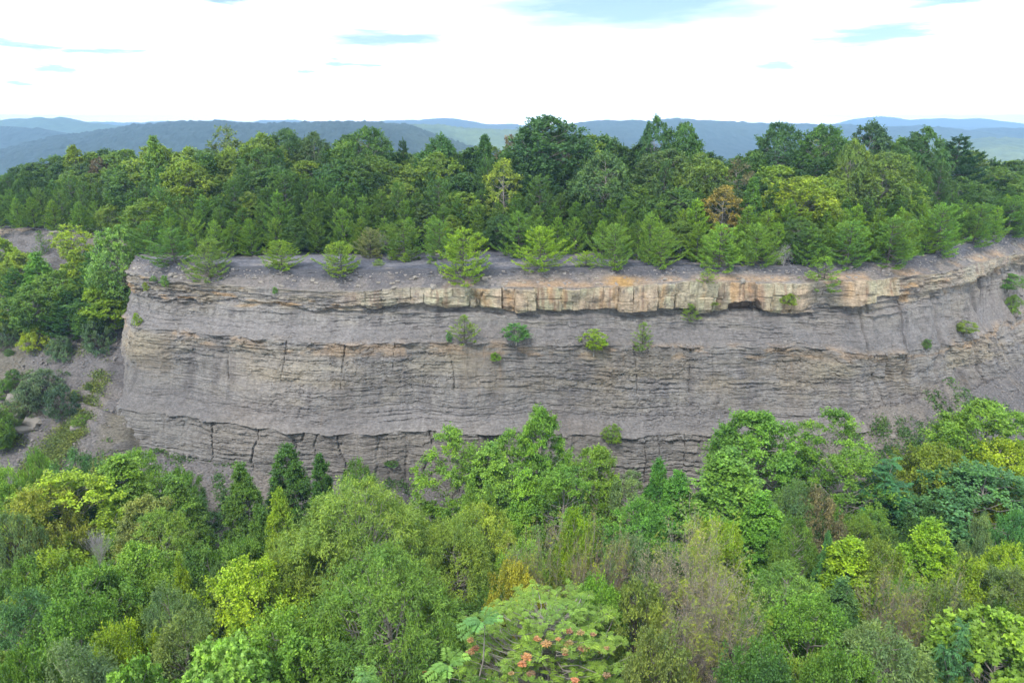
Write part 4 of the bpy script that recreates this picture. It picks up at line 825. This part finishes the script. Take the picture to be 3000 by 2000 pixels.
for ri, (dy, f, step) in enumerate(rows):
    px = -260 + random.uniform(0, step)
    while px < 3220:
        fy = fronty(px); Y = fy + dy + random.uniform(-1.2, 1.2); pyb = proj(np.array([0, fy, 0]))[1]; ps = float(np.interp(px, sil[:, 0], sil[:, 1])) + 8
        py = pyb + (ps - pyb) * min(.985, f + random.uniform(-.13, .1)); Pt = unproj_y(px, py, Y); d = proj(Pt)[2]
        if not any(abs(Pt[0] - a) < c_ * .32 and abs(Y - b_) < 3.5 for a, b_, c_ in tocc):
            pr = [.93, .95, .85, .6, .35, .12, .1][ri]; left_ = px < 1000
            zn = min(zones, key=lambda z_: abs(z_[0] - px))[1]; rn = ['low before', 'low before', 'midway below', 'midway below', 'high beside', 'high beside', 'behind'][ri]
            H = max(1.8, Pt[2] - bz(Pt[0], Y)); H = max(H, min(4.6 + ri * 1.1, unproj_y(px, ps + 4, Y)[2]))
            if random.random() < pr:
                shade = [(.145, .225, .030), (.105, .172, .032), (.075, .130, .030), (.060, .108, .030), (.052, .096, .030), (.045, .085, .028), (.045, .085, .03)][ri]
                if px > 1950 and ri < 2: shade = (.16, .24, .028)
                cn = 'light green' if shade[1] > .2 else ('mid green' if shade[1] > .13 else 'dark green')
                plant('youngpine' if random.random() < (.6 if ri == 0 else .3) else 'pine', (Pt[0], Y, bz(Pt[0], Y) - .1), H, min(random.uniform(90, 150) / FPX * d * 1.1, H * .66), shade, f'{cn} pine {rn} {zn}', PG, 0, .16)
            else:
                cc, cn = random.choice([((.115, .175, .034), 'light green'), ((.075, .130, .032), 'mid green'), ((.052, .098, .030), 'dark green'), ((.15, .20, .034), 'yellowish green'), ((.085, .13, .045), 'greyish green')])
                plant(random.choice(['farbroad', 'farbroad', 'farcone']), (Pt[0], Y, bz(Pt[0], Y) - .1), H, min(random.uniform(115, 170) / FPX * d * 1.15, H * .85), cc, f'{cn} broadleaf tree {rn} {zn}', TG, 0, .12)
        px += step * random.uniform(.75, 1.25)

# --- young pines on the open bench: x, foot y, top y, width
BGp = 'young pines along the bench edge'
YP = (.21, .29, .026)
for (px, pb, pt, wd_, cc, lb) in [
    (610, 785, 688, 145, (.125, .18, .035), 'thin grey limbed pine at the left end of the bench'), (512, 768, 655, 130, (.075, .14, .026), 'dark green young pine on the left corner of the cliff'),
    (440, 742, 640, 140, (.07, .13, .026), 'dark bushy pine crowding the left corner of the cliff top'),
    (826, 783, 700, 140, (.155, .21, .024), 'low wide yellow green pine alone on the left of the bench'), (1001, 792, 690, 145, (.145, .205, .024), 'yellow green pine overhanging the edge left of centre'),
    (1358, 797, 648, 175, YP, 'biggest bright pine on the cliff edge at centre'), (1584, 786, 660, 150, YP, 'bright symmetrical pine on the bench right of the biggest one'),
    (1716, 780, 727, 70, YP, 'small bright pine between two larger ones'), (1800, 782, 655, 135, (.12, .18, .035), 'greyish tipped pine right of the small bright one'),
    (1935, 777, 650, 140, (.125, .19, .03), 'leaning pine with bare grey limbs on its left side'), (1900, 765, 600, 110, (.12, .19, .028), 'pointed light green pine just behind the leaning one'),
    (2105, 782, 632, 170, (.12, .19, .028), 'broad green pine on the edge right of centre'), (2210, 778, 650, 130, (.115, .185, .028), 'green pine close right of the broad one'),
    (1189, 762, 738, 34, YP, 'tiny pine seedling, right one of three on the open bench'), (1147, 755, 732, 34, YP, 'tiny pine seedling, back one of three on the open bench'), (1109, 776, 757, 40, YP, 'low cushion like pine seedling nearest the edge on the open bench'),
    (1258, 770, 758, 18, YP, 'smallest seedling left of the biggest bright pine'),
    (1185, 752, 640, 135, (.105, .165, .03), 'soft green pine behind the three seedlings'), (1290, 757, 625, 130, (.095, .16, .028), 'mid green pine just left behind the biggest bright one'),
    (1085, 748, 668, 95, (.15, .15, .07), 'half dead greyish pine behind the low seedling'), (1520, 752, 612, 130, (.095, .165, .028), 'mid green pine between the two bright edge pines'),
    (2360, 775, 665, 120, (.11, .175, .03), 'pale green pine right of the dead bush'), (2480, 775, 620, 170, (.085, .15, .026), 'wide pine with dark inner boughs on the right edge'), (2600, 768, 610, 170, (.10, .17, .026), 'wide light green pine at the right edge of the bench'),
    (2740, 742, 590, 150, (.095, .165, .026), 'green pine where the cliff edge starts to rise'), (2850, 712, 575, 140, (.10, .165, .028), 'green pine above the rising cliff edge'), (2950, 688, 560, 140, (.09, .155, .03), 'green pine nearest the right border on the cliff edge')]:
    P0 = unproj_z(px, pb, 0); Y = P0[1]; D_, _ = path_dist([P0[0]], [Y]); zb = bz(P0[0], Y) if D_[0] < -.4 else -max(0, D_[0]) * .74 - .1
    P1 = unproj_y(px, pt, Y); d = proj(P1)[2]
    cc = tuple(c_ * 1.3 for c_ in cc) if cc is not YP else cc
    plant('youngpine', (P0[0], Y, zb - .08), (P1[2] - zb) * random.uniform(.86, 1.04), wd_ / FPX * d * random.uniform(.85, 1.1), cc, lb, BGp, random.uniform(-.07, .07), .1)
for (px, pb, pt, wd_, lb) in [(2296, 778, 708, 80, 'bleached grey dead bush on the cliff edge right of centre'), (1118, 740, 672, 55, 'small bare grey bush at the front of the upper wood left of centre')]:
    P0 = unproj_z(px, pb, 0); P1 = unproj_y(px, pt, P0[1]); cnt['snag'] = 1
    plant('snag', (P0[0], P0[1], -.1), P1[2] + .1, wd_ / FPX * 80, (.3, .3, .3), lb, 'dead trees')

# --- plants rooted on the cliff face
WG = 'plants growing on the cliff face'
for (k, px, pb, pt, wd_, cc, lb) in [
    ('wallpine', 1360, 1002, 922, 78, (.145, .19, .03), 'thin yellowish pine sapling on the ledge below the sandstone, left of centre'), ('wallpine', 1886, 1018, 943, 68, (.135, .19, .035), 'soft green pine sapling on the second ledge right of centre'),
    ('wallpine', 2026, 945, 890, 64, (.14, .20, .03), 'green sapling hanging just under the sandstone'), ('wallpine', 2424, 872, 752, 120, (.13, .20, .025), 'pine rooted in the rubble gap of the sandstone'),
    ('wallpine', 2075, 838, 785, 55, (.16, .21, .03), 'small pine on top of the sandstone blocks'), ('farshrub', 2316, 895, 857, 40, (.14, .185, .022), 'round yellow green shrub at the right end of the sandstone blocks'),
    ('farshrub', 1450, 1056, 1030, 30, (.12, .20, .02), 'small bright shrub on the rough beds below the second ledge'), ('farshrub', 1798, 1303, 1240, 48, (.125, .19, .025), 'upright shrub on the third ledge right of centre'),
    ('farairy', 1742, 1034, 962, 60, (.17, .23, .015), 'bright yellow green leaning sapling on the second ledge'), ('farairy', 1512, 1000, 945, 72, (.07, .15, .05), 'straggling green vine plant under the sandstone'),
    ('farshrub', 1315, 985, 968, 18, (.08, .17, .05), 'small green tuft left of the thin yellowish sapling'), ('farshrub', 478, 832, 803, 24, (.09, .16, .03), 'small upright green bush near the left top corner of the cliff'),
    ('farshrub', 447, 820, 805, 16, (.09, .15, .03), 'tiny green bush left of the upright one near the corner'), ('farshrub', 423, 840, 824, 14, (.17, .20, .03), 'tiny yellowish tuft below the left top corner'),
    ('farshrub', 396, 938, 912, 22, (.17, .23, .02), 'bright tuft on the left end of the second ledge'), ('farshrub', 803, 848, 838, 13, (.08, .16, .03), 'little green tuft among the thin top beds at the left'),
    ('farairy', 2835, 975, 940, 58, (.14, .18, .035), 'open green shrub on the pale block at the right'), ('farairy', 2965, 850, 800, 70, (.085, .17, .03), 'green straggling plant high on the right end of the cliff'),
    ('farshrub', 2975, 905, 860, 42, (.12, .18, .035), 'light shrub below the straggling plant at the right end'), ('farshrub', 2720, 1007, 990, 26, (.07, .13, .03), 'dark green tuft left of the pale block at the right'),
    ('farshrub', 1145, 1372, 1350, 32, (.06, .12, .03), 'dark green bush on the lowest cliff beds left of centre'), ('farshrub', 2095, 905, 885, 24, (.15, .18, .04), 'small olive shrub against the foot of the sandstone')]:
    P0 = on_wall(px, pb)
    if P0 is None: continue
    P1 = unproj_y(px, pt, P0[1] - .15); d = proj(P1)[2] * (.85 if 'shrub' in k else 1); cc = tuple(c_ * 1.25 for c_ in cc)
    plant(k, (P1[0], P0[1] - .1, P0[2] - .05), max(.3, P1[2] - P0[2]), wd_ / FPX * d * 1.1, cc, lb, WG, 0, .05)

# --- trees and shrubs on the left slope: pixel of the foot decides where on the slope it stands
def on_ground(px, py):
    d = px_dir(px, py); t = np.arange(45, 130, .15) / d[1]; Q = np.array([0, 0, CZ]) + d * t[:, None]; h = ground_z(Q[:, 0], Q[:, 1])[0]; i = np.argmax(Q[:, 2] < h)
    return Q[i] if (Q[:, 2] < h).any() else None
LGp = 'trees and shrubs on the left slope'
for (k, px, pb, pt, wd_, cc, lb) in [
    ('farairy', 228, 800, 655, 95, (.19, .23, .025), 'yellow green thin tree in front of the far left cliff'), ('farcone', 250, 905, 728, 110, (.17, .215, .025), 'yellow green tree below the far left cliff, next to the corner'),
    ('farbroad', 20, 880, 690, 110, (.15, .20, .025), 'yellow green tree cut by the left edge below the far cliff'), ('farbroad', 78, 890, 735, 100, (.16, .20, .03), 'yellowish tree on the left slope beside the edge tree'), ('farcone', 142, 930, 736, 110, (.09, .17, .03), 'bright mid green pointed tree in the middle of the left slope'),
    ('pine', 75, 960, 780, 120, (.055, .11, .028), 'dark pine among the leafy trees of the left slope'), ('farbroad', 190, 950, 790, 110, (.10, .155, .028), 'green tree low in the left slope grove'),
    ('farbroad', 385, 935, 655, 140, (.11, .175, .045), 'tall light green tree pressed against the left end of the cliff'), ('farshrub', 430, 760, 612, 50, (.20, .25, .03), 'small bright yellow crown above the cliff corner'),
    ('farbroad', 335, 970, 822, 130, (.135, .185, .018), 'yellow green dark shaded tree beside the cliff end'), ('pine', 300, 930, 730, 120, (.06, .12, .028), 'dark pine close left of the cliff end'), ('pine', 215, 985, 850, 120, (.045, .095, .028), 'dark shaded pine at the foot of the left grove'),
    ('farbroad', 25, 985, 875, 90, (.14, .18, .025), 'yellow green low tree at the left edge of the grove'), ('farbroad', 120, 985, 830, 120, (.075, .125, .025), 'green leafy tree low in the left grove'), ('farbroad', 270, 985, 870, 110, (.05, .10, .025), 'dark leafy tree low beside the cliff end'),
    ('wallpine', 127, 745, 675, 45, (.09, .14, .035), 'thin pine on the far left cliff'), ('farairy', 190, 745, 680, 45, (.17, .21, .03), 'thin yellowish sapling on the far left cliff'),
    ('farshrub', 22, 1010, 940, 75, (.085, .12, .072), 'grey green shrub at the left edge of the slope'), ('farshrub', 108, 1025, 955, 72, (.22, .24, .025), 'yellow shrub at the foot of the left grove'), ('farshrub', 183, 1052, 980, 72, (.085, .125, .075), 'round grey green shrub below the left grove'),
    ('farshrub', 288, 1025, 930, 78, (.08, .12, .07), 'tall grey green shrub nearest the cliff end'), ('farshrub', 130, 1165, 1078, 115, (.085, .115, .072), 'large silvery green bush on the bare left slope'), ('farshrub', 90, 1205, 1120, 90, (.08, .11, .066), 'silvery green bush overlapping the large one at its lower left'),
    ('farshrub', 190, 1215, 1125, 85, (.045, .075, .050), 'dark bluish bush right of the large silvery one'), ('farshrub', 45, 1120, 1080, 50, (.06, .11, .028), 'dark green shrub left of the large silvery bush'), ('farshrub', 15, 1160, 1108, 60, (.08, .14, .022), 'green shrub at the left edge beside the bare slope'),
    ('farshrub', 32, 1265, 1208, 75, (.10, .13, .06), 'pale grey green shrub at the left edge above the ledge'), ('farbroad', 10, 1330, 1180, 70, (.09, .15, .022), 'yellow green tree at the left edge above the lower wood'),
    ('farshrub', 262, 1145, 1120, 22, (.09, .13, .04), 'small shrub on the bare slope near the cliff end'), ('farshrub', 225, 1168, 1140, 40, (.12, .15, .045), 'low olive shrub right of the dark bluish bush'), ('farshrub', 240, 1240, 1215, 45, (.12, .18, .035), 'light green low shrub on the slope under the cliff end'),
    ('farshrub', 28, 1040, 1020, 26, (.07, .12, .04), 'small dark bush on the bare slope at the left edge')]:
    P0 = on_ground(px, pb)
    if P0 is None: continue
    P1 = unproj_y(px, pt, P0[1]); d = proj(P1)[2]
    plant(k, (P0[0], P0[1], P0[2] - .15), P1[2] - P0[2] + .15, wd_ / FPX * d * (.88 if k == 'farshrub' else 1.12), tuple(c_ * 1.3 for c_ in cc), lb, LGp, 0, .06)

# --- ground plants nobody could count: vines on the scree, undergrowth in the wood
def cover(name, P, Nrep, spread, LL, colr, label, cat):
    n = len(P) * Nrep; Q = np.repeat(P, Nrep, 0) + rng.normal(size=(n, 3)) * np.array([spread, spread, spread * .3]); h = ground_z(Q[:, 0], Q[:, 1])[0]; Q[:, 2] = h + rng.uniform(.02, .25, n) * min(1, spread * 2.5)
    v_, r = leaf_geo(Q, rng.normal(size=(n, 3)) * np.array([1, 1, .4]), rng.normal(size=(n, 3)) * .4 + np.array([0, -.3, 1.]), LL * rng.uniform(.6, 1.3, n), LL * .8, rng.uniform(0, 1, n))
    o = link(name, quads(v_, r, name, M_leaf), None, colr); tag(o, label, cat, kind='stuff')
def scatter(poly_boxes):
    out_ = []
    for (x0, y0, x1, y1, sl, n, wv_) in poly_boxes:
        for _ in range(n):
            u = random.random(); px = x0 + (x1 - x0) * u + random.gauss(0, wv_); py = y0 + (y1 - y0) * u + random.gauss(0, sl); q = on_ground(px, py)
            if q is not None: out_.append(q)
    return np.array(out_)
cover('vine', scatter([(2680, 1100, 2790, 1230, 10, 40, 12), (2800, 1110, 2870, 1230, 22, 45, 18), (2550, 1260, 2860, 1250, 16, 60, 12), (2560, 1340, 2760, 1290, 22, 120, 16), (2620, 1380, 2880, 1330, 20, 70, 18), (2450, 1290, 2600, 1250, 8, 25, 8), (2880, 1180, 2960, 1240, 18, 25, 10)]), 26, .26, .2, (.065, .125, .030),
      'green creeping plants in patches on the right scree slope', 'creeping plants')
cover('creeper', scatter([(500, 1345, 600, 1330, 8, 40, 10), (620, 1330, 740, 1345, 12, 55, 12), (640, 1400, 660, 1480, 14, 40, 8), (700, 1430, 640, 1540, 12, 25, 10), (560, 1395, 520, 1440, 14, 16, 14), (1130, 1400, 1190, 1440, 12, 20, 12), (460, 1315, 480, 1320, 6, 8, 6), (300, 1305, 330, 1310, 6, 8, 6)]), 20, .22, .2, (.060, .115, .028),
      'green creeping plants in patches on the left scree slope', 'creeping plants')
cover('weeds', scatter([(300, 1130, 200, 1300, 12, 110, 14), (240, 1230, 120, 1340, 16, 120, 16), (60, 1395, 190, 1330, 14, 130, 10), (20, 1290, 70, 1240, 20, 60, 15), (250, 1150, 310, 1080, 10, 40, 10), (20, 1190, 90, 1160, 14, 40, 16), (330, 1340, 250, 1400, 14, 50, 20), (60, 1010, 250, 1030, 8, 40, 14)]), 24, .42, .2, (.12, .155, .038), 'low green weeds running down the left slope', 'weeds')
n = 5200; ux = rng.uniform(-70, 75, n); uy = rng.uniform(8, 60, n); _, gt_, gd_ = ground_z(ux, uy); k_ = gt_ < .75
cover('undergrowth', np.stack([ux, uy, ux * 0], 1)[k_], 14, .7, .3, (.05, .09, .02), 'leafy undergrowth on the ground of the lower wood', 'undergrowth')  # colour darkened to put shade into the gaps between crowns

# --- loose rocks
M_stone = plain('loose_stone', (.215, .195, .175), .9, 2.5, .3); M_chip = plain('stone_chips', (.21, .19, .18), .9, .9, .55)
def rock_mesh(i, a, b_, c_):
    rg = np.random.default_rng(900 + i); import bmesh; bm = bmesh.new(); bmesh.ops.create_icosphere(bm, subdivisions=2, radius=1)
    for v in bm.verts:
        k = Vector((round(v.co.x * 1.4) / 1.4, round(v.co.y * 1.4) / 1.4, round(v.co.z * 1.1) / 1.1)) * .6 + v.co * .4; k += Vector(rg.normal(size=3)) * .05; v.co = Vector((k.x * a, k.y * b_, k.z * c_))
    me = bpy.data.meshes.new('rock'); bm.to_mesh(me); bm.free(); me.materials.append(M_stone); return me
RM = [rock_mesh(i, *s_) for i, s_ in enumerate([(.5, .32, .2), (.62, .3, .12), (.4, .34, .26), (.34, .25, .16)])]
for i, (px, py, sc_, lb) in enumerate([(508, 792, 1.1, 'orange tinted slab below the left corner of the bench'), (548, 778, 1.3, 'pale flat slab lying on the bench edge at the left'), (612, 806, .8, 'small pale block on the slope at the left'), (1210, 801, .9, 'pale boulder on the edge left of the biggest bright pine'), (1268, 828, 1.2, 'tilted pale block on the slope above the sandstone start'),
        (1152, 830, .8, 'grey block left of the tilted pale one'), (1425, 805, 1.0, 'pale slab just right of the biggest bright pine'), (1440, 800, .7, 'upright grey slab beside the pale one'), (1478, 838, .6, 'round grey stone resting on the sandstone top'), (1642, 836, .7, 'pinkish stone resting on the sandstone top at centre'),
        (2170, 812, .9, 'pale stone on the dark slope over the hollow'), (1940, 808, .7, 'light stone on the dark slope right of the orange patch'), (290, 762, 2.3, 'large pale slab on the far left cliff'), (165, 682, 1.6, 'flat slab on top of the far left cliff')]):
    P0 = on_wall(px, py)
    if px < 380: P0 = unproj_y(px, py, 99)
    if P0 is None: P0 = unproj_z(px, py, -.2)
    o = link('rock', RM[i % 4]); o.location = (P0[0], P0[1] - .08, P0[2] + .06); o.scale = (sc_,) * 3; o.rotation_euler = (random.uniform(-.3, .3), random.uniform(-.2, .2), random.uniform(0, 3)); tag(o, lb, 'rock', 'loose rocks on the cliff top')
for i, (px, py, sc_, lb) in enumerate([(62, 1262, 3.6, 'tan rock slab sticking out of the left slope at the left border'), (100, 1240, 2.8, 'pale rock slab right of the tan one on the left slope'), (48, 1225, 2.4, 'upper rock slab above the tan one on the left slope'),
        (45, 1170, 2.6, 'grey rock slab beside the dark green shrub on the left slope'), (265, 1400, 1.3, 'dark stone at the foot of the left slope'), (225, 1255, 1.6, 'flat grey stone on the left slope under the cliff end'),
        (2745, 1190, .8, 'pale stone lying on the right scree'), (2790, 1215, .6, 'small pale stone low on the right scree'), (436, 1370, 1.0, 'pale flat stone on the left scree'), (2610, 1280, 1.1, 'grey stone at the top of the right scree vines')]):
    P0 = on_ground(px, py)
    if P0 is None: continue
    o = link('rock', RM[(i * 3 + 1) % 4]); o.location = tuple(P0 + np.array([0, 0, .05 * sc_])); o.scale = (sc_, sc_, sc_ * .9); o.rotation_euler = (random.uniform(-.2, .2), random.uniform(-.2, .2), random.uniform(-.4, .4)); tag(o, lb, 'rock', 'stones on the slopes')
n = 2600; sel = rng.integers(0, nc, n); row = rng.choice(np.where((wv > .2) & (wv < 1.7))[0], n); Q = V[row, sel]; Q2 = V[rng.choice(np.where((wv > 7.0) & (wv < 7.6))[0], 900), rng.integers(0, nc, 900)]
gxr = rng.uniform(-62, 85, 60000); gyr = rng.uniform(52, 96, 60000); hz_, gt2, gd2 = ground_z(gxr, gyr); k2 = (gt2 > .6) & (gd2 > 1); Q3 = np.stack([gxr, gyr, hz_ + .02], 1)[k2][:9000]
Q = np.concatenate([Q, Q2, Q3]); n = len(Q); sz_r = .03 + .14 * rng.uniform(0, 1, n) ** 3
cube = np.array([[-1, -1, -1], [1, -1, -1], [1, 1, -1], [-1, 1, -1], [-1, -1, 1], [1, -1, 1], [1, 1, 1], [-1, 1, 1]], float) * np.array([1, .8, .45])
rot = rng.uniform(0, 6.3, n); cv = cube[None] * sz_r[:, None, None] + rng.normal(size=(n, 8, 3)) * sz_r[:, None, None] * .2
rx = cv[..., 0] * np.cos(rot)[:, None] - cv[..., 1] * np.sin(rot)[:, None]; ry = cv[..., 0] * np.sin(rot)[:, None] + cv[..., 1] * np.cos(rot)[:, None]
cv = np.stack([rx, ry, cv[..., 2]], -1) + Q[:, None]; fq = np.array([[0, 3, 2, 1], [4, 5, 6, 7], [0, 1, 5, 4], [1, 2, 6, 5], [2, 3, 7, 6], [3, 0, 4, 7]])
o = link('rubble', mk_mesh('rubble', cv.reshape(-1, 3), (np.arange(n)[:, None, None] * 8 + fq[None]).reshape(-1, 4), M_chip)); tag(o, 'scattered broken stone on the cliff top slope, ledge and scree', 'rubble', kind='stuff')

# ------------------------------------------------------------------ haze
import bmesh
bm = bmesh.new(); bmesh.ops.create_cube(bm, size=1)
for v in bm.verts: v.co = Vector((v.co.x * 22000, v.co.y * 9800 + 4700, -170 + (v.co.z + .5) * 300))
me = bpy.data.meshes.new('haze'); bm.to_mesh(me); bm.free(); hz = link('haze', me); m, n_, l_ = new_mat('haze')
pv = n_.new('ShaderNodeVolumePrincipled'); pv.inputs['Density'].default_value = 2.8e-4; pv.inputs['Color'].default_value = (.31, .52, .81, 1); pv.inputs['Anisotropy'].default_value = 0.0
mo = n_.new('ShaderNodeOutputMaterial'); l_.new(pv.outputs[0], mo.inputs['Volume']); me.materials.append(m); tag(hz, 'thin blue haze in the air', 'haze', kind='stuff')

# ------------------------------------------------------------------ labels: look-alikes told apart from left to right
bpy.context.view_layer.update(); same = {}
for o in col.objects:
    if o.parent is None and o.get('label') and o.get('group'): same.setdefault(o['label'], []).append(o)
NW = ['first', 'second', 'third', 'fourth', 'fifth', 'sixth', 'seventh', 'eighth', 'ninth', 'tenth', 'eleventh', 'twelfth', 'thirteenth', 'fourteenth', 'fifteenth', 'sixteenth', 'seventeenth', 'eighteenth']; CW = ['one', 'two', 'three', 'four', 'five', 'six', 'seven', 'eight', 'nine', 'ten', 'eleven', 'twelve', 'thirteen', 'fourteen', 'fifteen', 'sixteen', 'seventeen', 'eighteen']
for lb, os_ in same.items():
    if 1 < len(os_) <= 18:
        os_.sort(key=lambda o: proj(np.array(o.location))[0])
        for i, o in enumerate(os_): o['label'] = f'{NW[i]} of {CW[len(os_) - 1]} from left, {lb}'
